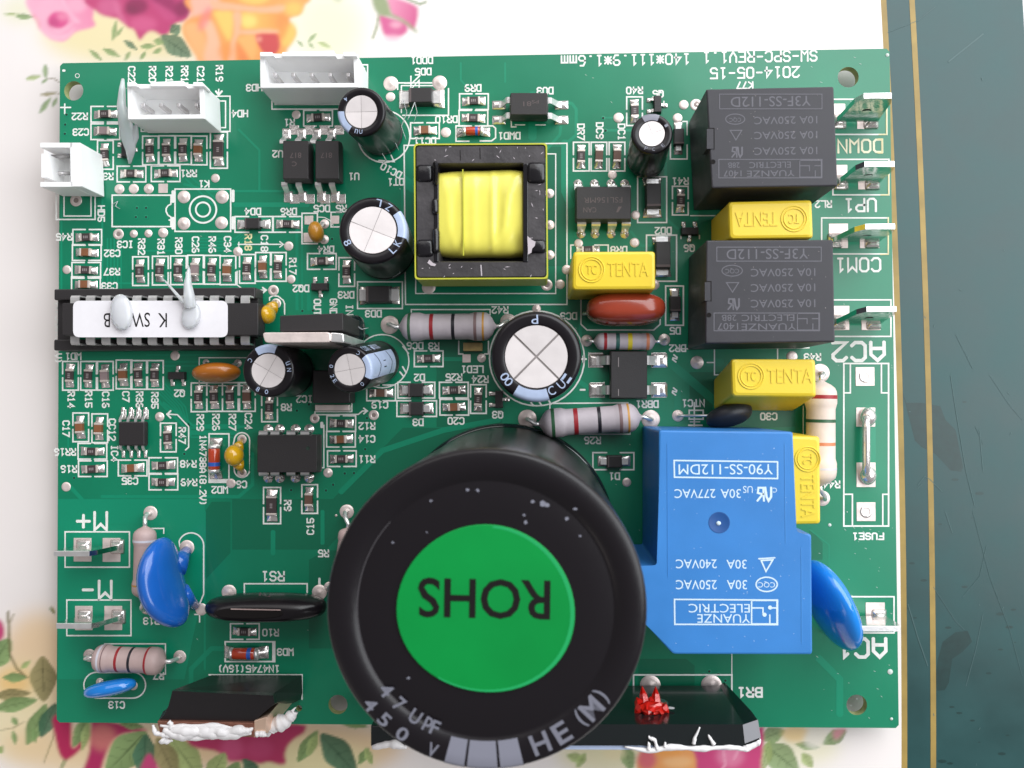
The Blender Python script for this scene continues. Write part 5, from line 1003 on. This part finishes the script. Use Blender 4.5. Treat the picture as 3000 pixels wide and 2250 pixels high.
# two-pin header on the left edge, opening leftwards
top=QQ((120,420),(232,418),(236,540),(122,545),7.5); 
mb=MB(); back=QQ((205,418),(236,418),(240,546),(208,546),7.5); mb.loft([rring([Vector((p.x,p.y,0.3)) for p in back],0.1,2),rring(back,0.1,2)]); h5=mb.build('pin_header',M_WHITE,board,loc=P(250,500,0),label='white two-pin socket overhanging the left edge')
for y0,y1 in ((418,432),(533,547)):
    mb=MB(); q=QQ((118,y0),(212,y0),(212,y1),(118,y1),7.5); mb.loft([rring([Vector((p.x,p.y,1.0)) for p in q],0.1,2),rring(q,0.1,2)]); mb.build('shroud_wall',M_WHITE,h5,loc=q[0])
mb=MB(); q=QQ((128,430),(210,430),(210,536),(130,536),2.4); mb.loft([rring([Vector((p.x,p.y,0.9)) for p in q],0.1,2),rring(q,0.1,2)]); mb.build('shroud_floor',M_WHITE,h5,loc=q[0])
for y0,y1 in ((446,470),(496,520)):
    mb=MB(); mb.tube([P(205,(y0+y1)/2,3.6),P(150,(y0+y1)/2,4.6)],0.3,8); mb.build('contact_pin',mat('shaded_pin',(0.62,0.60,0.60),0.35,metal=0.6),h5,loc=P(190,y0,4))
mb=MB(); q=QQ((121,450),(140,450),(140,520),(121,520),7.3); mb.loft([rring([Vector((p.x,p.y,1.0)) for p in q],0.1,2),rring(q,0.1,2)]); mb.build('shroud_wall',M_WHITE,h5,loc=q[0])
# ================================================================== strands and blobs of hot glue
def glue(pts,r,z,name='glue_strand',label=None,flat=1.0):
    Ps=[P(x,y,zz_) for (x,y),zz_ in zip(pts,z)]; fine=[];rr=[]
    for i in range(len(Ps)-1):
        for k_ in range(6): t=k_/6; fine.append(Ps[i].lerp(Ps[i+1],t)); rr.append(r[i]+(r[i+1]-r[i])*t)
    fine.append(Ps[-1]); rr.append(r[-1]); mb=MB(); mb.tube(fine,rr,12); return mb.build(name,M_GLUE,board,loc=Ps[0],label=label)
glue([(360,232),(358,262),(356,310),(366,350),(376,400),(382,440),(380,478)],[0.25,0.5,0.75,1.1,1.3,0.8,0.25],[6,6.5,6,5,3,2,0.6],label='milky glue strand down the left end of the four-pin socket')
glue([(400,360),(394,400),(386,440)],[0.2,0.7,0.3],[5,3,2])
mb=MB(); superell(mb,P(356,915,8.9),Vector((1.75,0,0)),Vector((-0.2,2.9,0)),Vector((0,0,0.9)),1,0.95); mb.build('glue_blob',M_GLUE,board,loc=P(356,915,9),label='domed milky glue blob on the left half of the paper label')
mb=MB(); superell(mb,P(560,925,8.8),Vector((1.5,0,0)),Vector((0.2,2.1,0)),Vector((0,0,0.7)),1,0.95); mb.build('glue_blob',M_GLUE,board,loc=P(560,925,9),label='flatter glue blob on the right half of the paper label')
glue([(558,900),(554,870),(550,830),(553,790),(552,776)],[1.0,0.9,0.6,0.25,0.05],[9,9.5,9.5,9,8]); glue([(548,895),(520,865),(490,830),(472,812)],[0.35,0.25,0.18,0.04],[9.2,9.5,9,8])
for pts in ([(1180,290),(1192,330),(1176,370),(1190,410)],[(1150,330),(1165,360),(1150,400),(1168,440)],[(1195,350),(1215,300),(1222,330),(1212,360)],[(1120,450),(1132,470),(1118,480)],[(1140,760),(1165,770),(1172,800),(1150,812)],[(1035,945),(1060,965),(1080,960)],[(330,598),(345,590),(338,604),(352,612)]):
    glue(pts,[0.05]+[0.07]*(len(pts)-2)+[0.03],[6,5,4,3][:len(pts)] if pts[0][0]>1000 and pts[0][1]<1000 else [0.3 if pts[0][0]<1000 else 20.2]*len(pts),name='fine_glue_thread')
UL=MB(); ru=random.Random(4)
for i in range(46):
    x,y=ru.uniform(230,2560),ru.uniform(230,2060)
    if min(abs(x-a_)+abs(y-b_) for a_,b_ in ((216,266),(2485,226),(2510,2065),(990,2064)))<120: continue
    c=P(x,y,-1.58); UL.lathe(c,(0,0,-1),[(0.9,0),(0.5,0.5),(0.4,3.0)],8,c0=False)
UL.build('underside_lead',M_SOLD,board,kind='stuff')
# ================================================================== flecks of dust and scratches on the board
D=MB(); rd=random.Random(9)
for i in range(150):
    x=rd.choice([rd.uniform(2400,2620),rd.uniform(1650,2600),rd.uniform(200,2500)]); y=rd.uniform(160,2100) if x<2400 else rd.uniform(1540,2110) if rd.random()<0.7 else rd.uniform(160,1100)
    l=rd.uniform(0.06,0.28); a=rd.uniform(-0.9,-0.2); c=P(x,y,0.06); d=Vector((math.cos(a),math.sin(a),0))*l; n_=Vector((-math.sin(a),math.cos(a),0))*0.035; D.add([c-d,c+n_,c+d,c-n_],[(0,1,2,3)])
for x,y,r in ((2608,1968,0.45),(2612,2106,0.25),(2431,1538,0.28),(2600,161,0.3),(2482,1500,0.1)): D.lathe(P(x,y,0.05),(0,0,1),[(r,0),(r*0.4,0.12)],9,c0=False)
D.build('dust_and_lint',mat('pale_dust',(0.60,0.66,0.62),0.8),board,kind='stuff')
# ================================================================== the mat below
ZM=-4.6
def PM(x,y,z=0): return P(x,y,ZM+z)
mat_root=empty('placemat',(0,0,ZM)); mat_root['label']='glossy rose-printed placemat with a dark green gold-lined border, under the circuit board'; mat_root['category']='placemat'
e_top,e_bot=PM(2582,-900),PM(2663,3200)
def epx(py):
    t=min(1,max(0,py/2250)); v=2580+127*t-66*t*t
    return v+(127*min(0,py/2250) if py<0 else 0)-(5*max(0,py/2250-1))
def edge(y,off=0.0,z=0):   # the line where white panel meets gold, in mat coordinates
    py=1125+(0-y)*16.6; 
    for _ in range(4): py+= (PM(2600,py).y-y)*16.6
    return Vector((PM(epx(py),py).x+off,y,ZM+z))
YS_=[190-380*i/38 for i in range(39)]
Y0,Y1=-190.0,190.0; XL=-150.0
g1=PM(2597,0).x-PM(2580,0).x; m0=PM(2664,0).x-PM(2580,0).x; m1=PM(2680,0).x-PM(2580,0).x; XR=PM(2996,0).x-PM(2580,0).x
M_MATG=mat('dark_green_border',(0.011,0.058,0.058),0.36,var=0.22,vscale=0.9,bump=0.03,bscale=6,rvar=0.06)
M_GOLD=mat('gold_line_print',(0.33,0.22,0.055),0.45,var=0.2,vscale=2)
mb=MB(); mb.loft([[Vector((XL,Y0,z))]+[edge(y,XR)+Vector((0,0,z-ZM)) for y in reversed(YS_)]+[Vector((XL,Y1,z))] for z in (ZM-3.0,ZM-0.06)]); mb.build('green_border',M_MATG,mat_root,loc=(0,0,ZM))
M_WP=mat('white_print_panel',(0.84,0.775,0.75),0.28,spec=0.4)
mb=MB(); mb.add([Vector((XL,Y0,ZM-0.03))]+[edge(y,0,-0.03) for y in reversed(YS_)]+[Vector((XL,Y1,ZM-0.03))],[tuple(range(41))]); mb.build('white_panel',M_WP,mat_root,loc=(0,0,ZM))
for a,b in ((0,g1),(m0,m1)):
    mb=MB(); mb.loft([[edge(y,a,-0.02),edge(y,b,-0.02)] for y in YS_],False,False,closed=False); mb.build('gold_line',M_GOLD,mat_root,loc=(0,0,ZM))
# dark damp marks and scratches on the border
M_STAIN=mat('damp_stain',(0.005,0.032,0.030),0.34,var=0.15); M_SCR=mat('scratch',(0.06,0.12,0.12),0.5)
st=MB()
for pts in ([(2640,1135),(2655,1180),(2700,1180),(2755,1190),(2770,1230),(2800,1260),(2822,1370),(2815,1382),(2785,1378),(2740,1330),(2700,1310),(2680,1290),(2665,1230)],
            [(2762,1880),(2800,1852),(2835,1848),(2848,1880),(2820,1910),(2790,1930),(2780,2000),(2768,2022),(2745,2024),(2740,1990),(2748,1930)]):
    st.add([PM(x,y,-0.05) for x,y in pts],[tuple(range(len(pts)-1,-1,-1))])
for i in range(26):
    x,y=rd.uniform(2640,2980),rd.uniform(1150,2240); r=rd.uniform(2,9); st.add([PM(x+r*math.cos(a)*1.6,y+r*math.sin(a)*0.6,-0.048+0.0005*(i%9)) for a in [-k*math.pi/4 for k in range(8)]],[tuple(range(8))])
st.build('damp_mark',M_STAIN,mat_root,kind='stuff')
sc=MB()
for pts,w_ in (([(2785,1100),(2800,1200),(2830,1380),(2855,1480)],2.2),([(2850,1500),(2900,1690),(2960,1850),(2995,1980)],1.4),([(2660,1770),(2690,1870),(2718,1950)],3),([(2735,1720),(2800,1820),(2825,1845)],1.6),([(2900,1100),(2960,1190),(2995,1230)],1.6),([(2870,1260),(2880,1380)],2.4),([(2820,1750),(2870,1690),(2890,1600)],1.4),([(2690,1420),(2710,1395),(2725,1405),(2760,1440)],2.4),([(2700,1420),(2690,1430)],2),([(2858,1250),(2880,1300)],1.5),([(2800,980),(2850,1080)],1.4),([(2600,95),(2690,60),(2740,20)],1.5),([(2780,180),(2880,100)],5),([(2770,1500),(2790,1560)],3),([(2830,2010),(2860,1900),(2880,1800)],2)): ribbon(sc,[PM(*p) for p in pts],w_*PX*0.8,z=ZM-0.010)
for i in range(14):
    x,y=rd.uniform(2660,2990),rd.uniform(20,2240); a=rd.uniform(0,3); l=rd.uniform(2,8); ribbon(sc,[PM(x,y),PM(x+l*math.cos(a),y+l*math.sin(a))],2*PX,z=ZM-0.008)
sc.build('fine_scratch',M_SCR,mat_root,kind='stuff')
# ---- printed roses, painted onto the panel's own mesh colours
ST=5; X0,YY0=-60,-60; CW,CH_=int((2700-X0)/ST)+1,int((2310-YY0)/ST)+1
cv=np.ones((CH_,CW,3))*np.array([0.84,0.775,0.75])
gx,gy=np.meshgrid(X0+ST*np.arange(CW),YY0+ST*np.arange(CH_))
def smooth(pts,n=6):
    p=np.array(pts,float); k=len(p); out=[]
    for i in range(k):
        a,b,c,d=p[i-1],p[i],p[(i+1)%k],p[(i+2)%k]
        for j in range(n):
            t=j/n; out.append(0.5*((2*b)+(-a+c)*t+(2*a-5*b+4*c-d)*t*t+(-a+3*b-3*c+d)*t**3))
    return np.array(out)
def blur(m,k):
    for _ in range(k):
        m=(np.roll(m,1,0)+np.roll(m,-1,0)+2*m)/4; m=(np.roll(m,1,1)+np.roll(m,-1,1)+2*m)/4
    return m
def paint(pts,col,soft=1,al=1.0,col2=None,dirv=(0,1)):
    q=smooth(pts); pad=ST*(4+soft*(5 if soft>=8 else 3))
    i0=max(0,int((q[:,0].min()-pad-X0)/ST)); i1=min(CW,int((q[:,0].max()+pad-X0)/ST)+2); j0=max(0,int((q[:,1].min()-pad-YY0)/ST)); j1=min(CH_,int((q[:,1].max()+pad-YY0)/ST)+2)
    if i1<=i0 or j1<=j0: return
    X=gx[j0:j1,i0:i1]; Y=gy[j0:j1,i0:i1]; m=np.zeros(X.shape)
    for ox,oy in ((-1.2,-1.2),(1.2,-1.2),(-1.2,1.2),(1.2,1.2)):
        ins=np.zeros(X.shape,bool); x,y=X+ox,Y+oy
        for a,b in zip(q,np.roll(q,-1,0)):
            cnd=((a[1]>y)!=(b[1]>y)); 
            if a[1]!=b[1]: ins^=cnd&(x<(b[0]-a[0])*(y-a[1])/(b[1]-a[1])+a[0])
        m+=ins/4
    if soft: m=blur(m,soft*4 if soft>=8 else soft)
    m=(m*al)[...,None]; c=np.array(col)
    if col2 is not None:
        d=X*dirv[0]+Y*dirv[1]; pr=q[:,0]*dirv[0]+q[:,1]*dirv[1]; t=np.clip((d-pr.min())/(pr.max()-pr.min()+1e-6),0,1)[...,None]; c=c*(1-t)+np.array(col2)*t
    c=np.clip(c,0,1)**1.18*np.array([1.0,0.93,0.93])
    cv[j0:j1,i0:i1]=cv[j0:j1,i0:i1]*(1-m)+c*m
def oval(cx,cy,a,b,col,soft=1,al=1.0,rot=0,**k): 
    r=math.radians(rot); paint([(cx+a*math.cos(t)*math.cos(r)-b*math.sin(t)*math.sin(r),cy+a*math.cos(t)*math.sin(r)+b*math.sin(t)*math.cos(r)) for t in [i*math.pi/5 for i in range(10)]],col,soft,al,**k)
def leaf(x0,y0,x1,y1,w,col,vein=True,al=0.95,col2=None):
    dx,dy=x1-x0,y1-y0; l=math.hypot(dx,dy); nx,ny=-dy/l,dx/l; pt=lambda t,s:(x0+dx*t+nx*w/2*s,y0+dy*t+ny*w/2*s)
    paint([pt(0,0),pt(.2,.6),pt(.45,1),pt(.75,.65),pt(1,0),pt(.75,-.65),pt(.45,-1),pt(.2,-.6)],col,0,al,col2=col2 or [min(1,c*1.45+0.02) for c in col],dirv=(nx,ny))
    if vein and w>22:
        paint([pt(0.02,.06),pt(.5,.05),pt(.95,0),pt(.5,-.05)],[c*0.5 for c in col],0,0.8)
        for t in (0.25,0.45,0.65):
            for s in (1,-1): paint([pt(t,0),pt(t+0.06,.35*s),pt(t+0.14,.75*s),pt(t+0.08,.35*s)],[c*0.6 for c in col],0,0.55)
def stem(pts,w,col,al=0.9):
    for a,b in zip(pts,pts[1:]):
        l=math.hypot(b[0]-a[0],b[1]-a[1]); n_=(-(b[1]-a[1])/l*w/2,(b[0]-a[0])/l*w/2); paint([(a[0]+n_[0],a[1]+n_[1]),(b[0]+n_[0],b[1]+n_[1]),(b[0]-n_[0],b[1]-n_[1]),(a[0]-n_[0],a[1]-n_[1])],col,0,al)
PINK=(0.80,0.30,0.46);LP=(0.86,0.52,0.64);MAG=(0.58,0.10,0.24);DM=(0.30,0.045,0.13);OR=(0.86,0.40,0.14);YE=(0.88,0.62,0.20);PE=(0.90,0.52,0.34);GD=(0.07,0.17,0.10);GM=(0.20,0.31,0.13);GL=(0.33,0.42,0.18);BR=(0.27,0.25,0.12)
# background glows of the print
oval(330,95,210,95,(0.82,0.76,0.46),14,0.9); oval(520,120,120,70,(0.78,0.72,0.45),10,0.8); oval(60,30,60,40,(0.80,0.82,0.62),8,0.8); oval(960,80,110,110,(0.80,0.83,0.62),18,0.9)
oval(120,1950,130,160,(0.80,0.60,0.32),16,0.75); oval(40,2080,120,140,(0.82,0.76,0.50),14,0.9); oval(40,2000,60,40,(0.85,0.58,0.22),8,0.8); oval(330,2190,330,90,(0.80,0.66,0.42),14,0.95); oval(850,2190,330,90,(0.78,0.62,0.40),12,0.95); oval(900,2230,200,60,(0.78,0.76,0.46),8,0.8)
oval(1800,2210,170,60,(0.78,0.76,0.50),10,0.9); oval(2320,2190,140,60,(0.82,0.82,0.60),10,0.8)
# pink rose
paint([(85,-10),(95,47),(111,55),(115,82),(130,101),(152,117),(180,122),(196,117),(221,95),(240,89),(278,76),(272,51),(275,35),(262,-10)],PINK,1,col2=LP,dirv=(-1,0.5))
oval(150,30,42,40,LP,3,0.8); oval(225,15,30,22,(0.86,0.50,0.62),3,0.8); oval(170,60,30,26,(0.72,0.14,0.34),1); oval(158,66,16,14,(0.55,0.10,0.26),2,0.7); oval(185,48,18,12,(0.80,0.30,0.46),2)
paint([(175,-8),(190,0),(205,30),(232,62),(238,68),(218,64),(200,40),(185,20)],LP,1,0.95); paint([(150,78),(170,86),(200,74),(215,62),(212,72),(190,90),(165,97)],LP,1,0.9); paint([(130,88),(160,104),(195,100),(220,80),(205,104),(180,116),(150,110)],(0.86,0.56,0.66),1,0.85); paint([(92,40),(112,56),(118,90),(104,60)],(0.80,0.30,0.40),1,0.8)
# magenta rose
paint([(263,-10),(285,35),(326,51),(348,57),(373,79),(392,85),(399,101),(411,117),(430,95),(446,90),(475,104),(494,98),(513,70),(538,63),(557,41),(563,-10)],MAG,1,col2=(0.52,0.08,0.22),dirv=(1,0))
oval(400,18,34,24,DM,3,0.9); oval(385,30,20,14,(0.26,0.05,0.12),3,0.7); paint([(440,-8),(470,30),(500,55),(540,45),(562,10),(560,-8),(520,10),(500,-8)],(0.36,0.05,0.16),2,0.9); oval(420,70,40,22,(0.66,0.16,0.32),4,0.8); oval(320,20,36,26,(0.66,0.20,0.36),4,0.7); paint([(335,-5),(350,30),(372,70),(362,66),(342,40)],(0.70,0.24,0.40),2,0.8); paint([(440,0),(480,20),(520,50),(490,60),(460,30)],(0.60,0.12,0.28),2,0.8); oval(535,25,22,22,DM,3,0.8)
# leaves top left
for a in ((471,104,560,166,60,GD),(498,96,530,76,36,GD),(450,118,480,126,22,GM),(260,145,300,178,14,GM),(300,142,352,166,18,GM),(363,118,402,146,18,GD),(410,137,456,134,17,GM),(366,178,382,150,12,GM),(410,176,428,150,13,GM),(448,158,476,140,15,GM),(340,60,330,122,14,GM),(360,78,338,110,10,GM),(8,42,60,42,8,GL),(45,48,96,50,18,GM),
  (74,232,122,222,16,GL),(132,186,134,232,16,GM),(122,244,140,230,10,GM),(116,278,168,272,12,BR),(114,334,150,284,16,GM),(152,316,168,284,12,GM)): leaf(*a,al=0.85)
stem([(140,228),(160,232),(176,242)],3,(0.35,0.32,0.25)); stem([(168,274),(182,272)],3,BR)
# orange rose
paint([(563,-10),(561,40),(536,72),(540,108),(576,163),(583,178),(700,182),(760,182),(825,170),(847,137),(869,94),(847,58),(880,43),(892,18),(887,-10)],OR,1,col2=(0.88,0.46,0.18),dirv=(1,0))
paint([(563,-8),(640,-8),(620,30),(560,52),(556,60),(562,30)],(0.88,0.52,0.42),2,0.95); paint([(540,75),(575,66),(600,110),(610,178),(584,178),(548,112)],(0.88,0.50,0.24),2); paint([(592,70),(618,60),(640,110),(650,178),(600,178),(606,110)],(0.90,0.56,0.40),2,0.9); oval(600,55,14,40,(0.75,0.25,0.30),3,0.6,rot=25)
paint([(628,34),(682,36),(680,100),(672,120),(650,90),(636,60)],YE,2); paint([(710,36),(800,34),(812,60),(808,84),(740,86),(712,80)],YE,2,col2=OR,dirv=(1,0)); oval(730,62,22,18,(0.92,0.72,0.26),3,0.9); paint([(684,38),(706,38),(704,90),(690,130),(690,178),(668,178),(676,130),(686,90)],PE,1,0.95); paint([(616,-2),(640,4),(760,20),(830,14),(834,30),(800,38),(700,32),(630,26)],PE,1,0.95); paint([(700,-8),(790,-8),(760,12),(720,8)],YE,2,0.9)
paint([(700,90),(760,86),(815,88),(812,100),(760,102),(704,100)],PE,1,0.95); paint([(748,102),(815,100),(822,130),(806,160),(776,158),(756,130)],(0.62,0.13,0.13),1); paint([(700,110),(745,104),(750,150),(740,178),(722,160),(700,130)],(0.88,0.50,0.20),1); paint([(694,120),(730,176),(700,178)],(0.80,0.30,0.12),2,0.8); oval(845,100,22,38,YE,3,0.8,rot=15); oval(860,25,26,20,YE,4,0.8); paint([(820,40),(850,60),(825,120),(812,60)],(0.84,0.34,0.12),2,0.7); oval(660,150,22,24,(0.84,0.36,0.12),3,0.6); oval(758,115,10,8,(0.80,0.40,0.30),1,0.8)
# leaves and bud to its right
for a in ((902,124,928,96,12,GM),(903,124,920,142,10,GM),(930,122,970,140,14,GL),(870,118,890,138,9,GM)): leaf(*a,al=0.75)
paint([(1133,-8),(1147,43),(1176,58),(1209,87),(1223,54),(1223,22),(1187,3)],(0.64,0.16,0.33),1,col2=(0.80,0.40,0.54),dirv=(-1,-0.2)); paint([(1111,43),(1115,72),(1129,105),(1169,108),(1194,90),(1187,65),(1151,54)],(0.66,0.18,0.36),1); oval(1150,112,26,9,(0.84,0.56,0.66),3,0.8); oval(1160,72,18,10,(0.82,0.50,0.60),2,0.8)
paint([(1090,-8),(1106,40),(1151,52),(1187,70),(1216,94),(1224,92),(1200,70),(1169,50),(1147,38),(1129,-8)],(0.34,0.42,0.24),1,0.95); stem([(1110,40),(1104,80),(1092,112)],7,(0.40,0.46,0.32),0.8); stem([(1190,-4),(1230,12),(1248,6)],6,GM,0.7)
oval(990,0,12,5,GL,2,0.6)
# left margin and lower left corner
paint([(-20,1815),(8,1825),(9,1870),(-20,1880)],MAG,1); leaf(-30,1960,30,1870,70,GM); stem([(24,1795),(26,1860),(30,1920),(50,1960),(78,1985)],6,(0.22,0.20,0.10)); stem([(40,1800),(26,1830)],4,BR,0.7); stem([(146,1782),(160,1795)],8,GM,0.6); leaf(160,1800,150,1775,9,BR)
for a in ((125,1922,128,2056,82,BR),(8,1985,78,1985,30,GM),(-20,2040,90,2030,36,BR),(-20,2078,110,2050,44,GM),(78,2182,136,2062,54,GM),(118,2160,164,2060,50,GD),(96,2130,104,2178,16,GM),(36,2100,50,2126,18,GM),(38,2140,46,2182,16,GM),(-8,2190,8,2205,30,GL),(60,1960,90,1935,16,GL)): leaf(*a)
stem([(0,2140),(40,2132),(70,2115)],3,BR,0.6); stem([(162,2100),(156,2160),(130,2230)],4,BR,0.6); stem([(196,2216),(180,2250)],10,GM,0.6)
paint([(156,2100),(162,2160),(176,2212),(196,2226),(232,2200),(254,2170),(258,2110),(240,2160),(212,2190),(206,2100)],(0.50,0.045,0.14),1); paint([(272,2100),(318,2112),(420,2135),(428,2142),(362,2150),(326,2175),(304,2230),(285,2290),(235,2290),(262,2200)],(0.48,0.05,0.16),1)
oval(300,2160,40,40,(0.72,0.34,0.26),6,0.6); leaf(258,2100,214,2188,40,GM); leaf(262,2110,240,2200,26,GL)
for a in ((430,2145,310,2262,100,GM),(428,2150,424,2290,76,GD),(500,2160,590,2290,90,GL),(460,2160,520,2290,70,BR),(350,2118,420,2130,26,GM)): leaf(*a)
paint([(405,2290),(430,2210),(452,2225),(475,2290)],MAG,1)
paint([(543,2150),(562,2186),(636,2202),(674,2229),(706,2229),(760,2237),(788,2232),(817,2240),(836,2237),(836,2202),(853,2172),(885,2150),(893,2142),(869,2120),(600,2120),(540,2120)],(0.50,0.07,0.17),1); oval(680,2195,34,34,(0.62,0.14,0.28),5,0.8); oval(760,2195,40,30,(0.58,0.11,0.24),5,0.7)
for a in ((610,2290,660,2205,60,GL),(670,2290,700,2232,50,GM),(712,2222,765,2290,44,GD),(872,2232,932,2140,44,GM),(940,2150,1045,2270,84,GD),(930,2150,900,2215,30,GL),(1050,2240,1080,2190,26,GM),(1070,2190,1090,2240,24,GL),(1100,2130,1128,2150,20,GM),(1000,2120,1080,2128,20,GM)): leaf(*a)
# bottom right cluster
for a in ((1660,2212,1715,2228,30,GL),(1715,2205,1690,2250,26,GL),(1830,2180,1850,2260,44,GM),(2230,2165,2300,2140,50,GM),(2240,2180,2340,2262,84,GM),(2255,2170,2230,2262,40,GL),(2350,2205,2380,2250,34,GL),(2330,2180,2400,2190,26,GM),(2480,2140,2410,2180,44,GM)): leaf(*a,al=0.85)
oval(2330,2150,40,26,(0.84,0.66,0.34),3,0.8); oval(2385,2165,30,30,(0.82,0.82,0.74),3,0.8); paint([(2440,2140),(2480,2132),(2450,2168)],(0.78,0.36,0.44),2,0.8); oval(1800,2205,34,20,(0.82,0.76,0.50),3,0.7)
paint([(1895,2190),(1870,2260),(1960,2270),(2050,2260),(2050,2190)],(0.84,0.44,0.18),1); oval(1895,2225,28,32,(0.70,0.16,0.26),3,0.8); oval(1985,2232,44,18,(0.88,0.58,0.30),3,0.9); oval(1960,2205,40,10,(0.86,0.44,0.14),2,0.9)
paint([(2040,2180),(2040,2225),(2060,2280),(2210,2280),(2232,2215),(2238,2140),(2225,2130),(2180,2180)],(0.64,0.11,0.27),1); oval(2140,2215,40,34,(0.78,0.34,0.48),5,0.7); stem([(2120,2200),(2125,2240),(2110,2260)],5,(0.82,0.44,0.56)); stem([(2165,2195),(2150,2225)],5,(0.82,0.44,0.56))
oval(2580,2160,10,3,GM,2,0.0)
def floral():
    me=bpy.data.meshes.new('floral_print'); n=CW*CH_
    tt=np.clip(gy/2250,0,1); ex=2580+127*tt-66*tt*tt+127*np.minimum(0,gy/2250)-5*np.maximum(0,gy/2250-1)                                 # panel edge in photo px
    s_=(gx-X0)/(2700-X0); PXX=X0+s_*(ex-X0)                 # columns follow the slanting edge
    # colours were painted in photo px: sample them at the sheared positions
    fx=np.clip((PXX-X0)/ST,0,CW-1.001); i0=fx.astype(int); fr=(fx-i0)[...,None]; rows=np.arange(CH_)[:,None]
    col=cv[rows,i0]*(1-fr)+cv[rows,np.minimum(i0+1,CW-1)]*fr
    M_=np.array(RM); dx=(PXX-1500)/FPX; dy=-(gy-1125)/FPX; d=np.stack([dx*M_[k,0]+dy*M_[k,1]-M_[k,2] for k in range(3)],-1)
    t=(ZM-CAM.z)/d[...,2]; co=np.stack([CAM.x+d[...,0]*t,CAM.y+d[...,1]*t,np.full(t.shape,ZM)],-1).reshape(-1,3)
    co[:,2]-=ZM
    idx=np.arange(n).reshape(CH_,CW); f=np.stack([idx[1:,:-1],idx[1:,1:],idx[:-1,1:],idx[:-1,:-1]],-1).reshape(-1,4)
    me.vertices.add(n); me.vertices.foreach_set('co',(co*S).astype(np.float32).ravel()); nf=len(f)
    me.loops.add(nf*4); me.loops.foreach_set('vertex_index',f.ravel().astype(np.int32)); me.polygons.add(nf)
    me.polygons.foreach_set('loop_start',(np.arange(nf)*4).astype(np.int32)); me.polygons.foreach_set('loop_total',np.full(nf,4,np.int32)); me.update(calc_edges=True)
    at=me.attributes.new('print','FLOAT_COLOR','POINT'); at.data.foreach_set('color',np.concatenate([col.reshape(-1,3),np.ones((n,1))],1).astype(np.float32).ravel())
    m=bpy.data.materials.new('rose_print_ink'); m.use_nodes=True; nt=m.node_tree; b=nt.nodes['Principled BSDF']; a=nt.nodes.new('ShaderNodeAttribute'); a.attribute_name='print'; nt.links.new(a.outputs['Color'],b.inputs['Base Color']); b.inputs['Roughness'].default_value=0.28; b.inputs['Specular IOR Level'].default_value=0.4
    me.materials.append(m); o=bpy.data.objects.new('floral_print',me); link(o); o.parent=mat_root; o['label']='printed pink, magenta and orange roses with green leaves'
floral()
# table beyond the mat
mb=MB(); z=ZM-3.02; mb.add([Vector(p) for p in ((-600,-600,z),(600,-600,z),(600,600,z),(-600,600,z))],[(0,1,2,3)]); tb_=mb.build('tabletop',mat('pale_table',(0.72,0.70,0.70),0.4,var=0.05),None); tb_['kind']='structure'
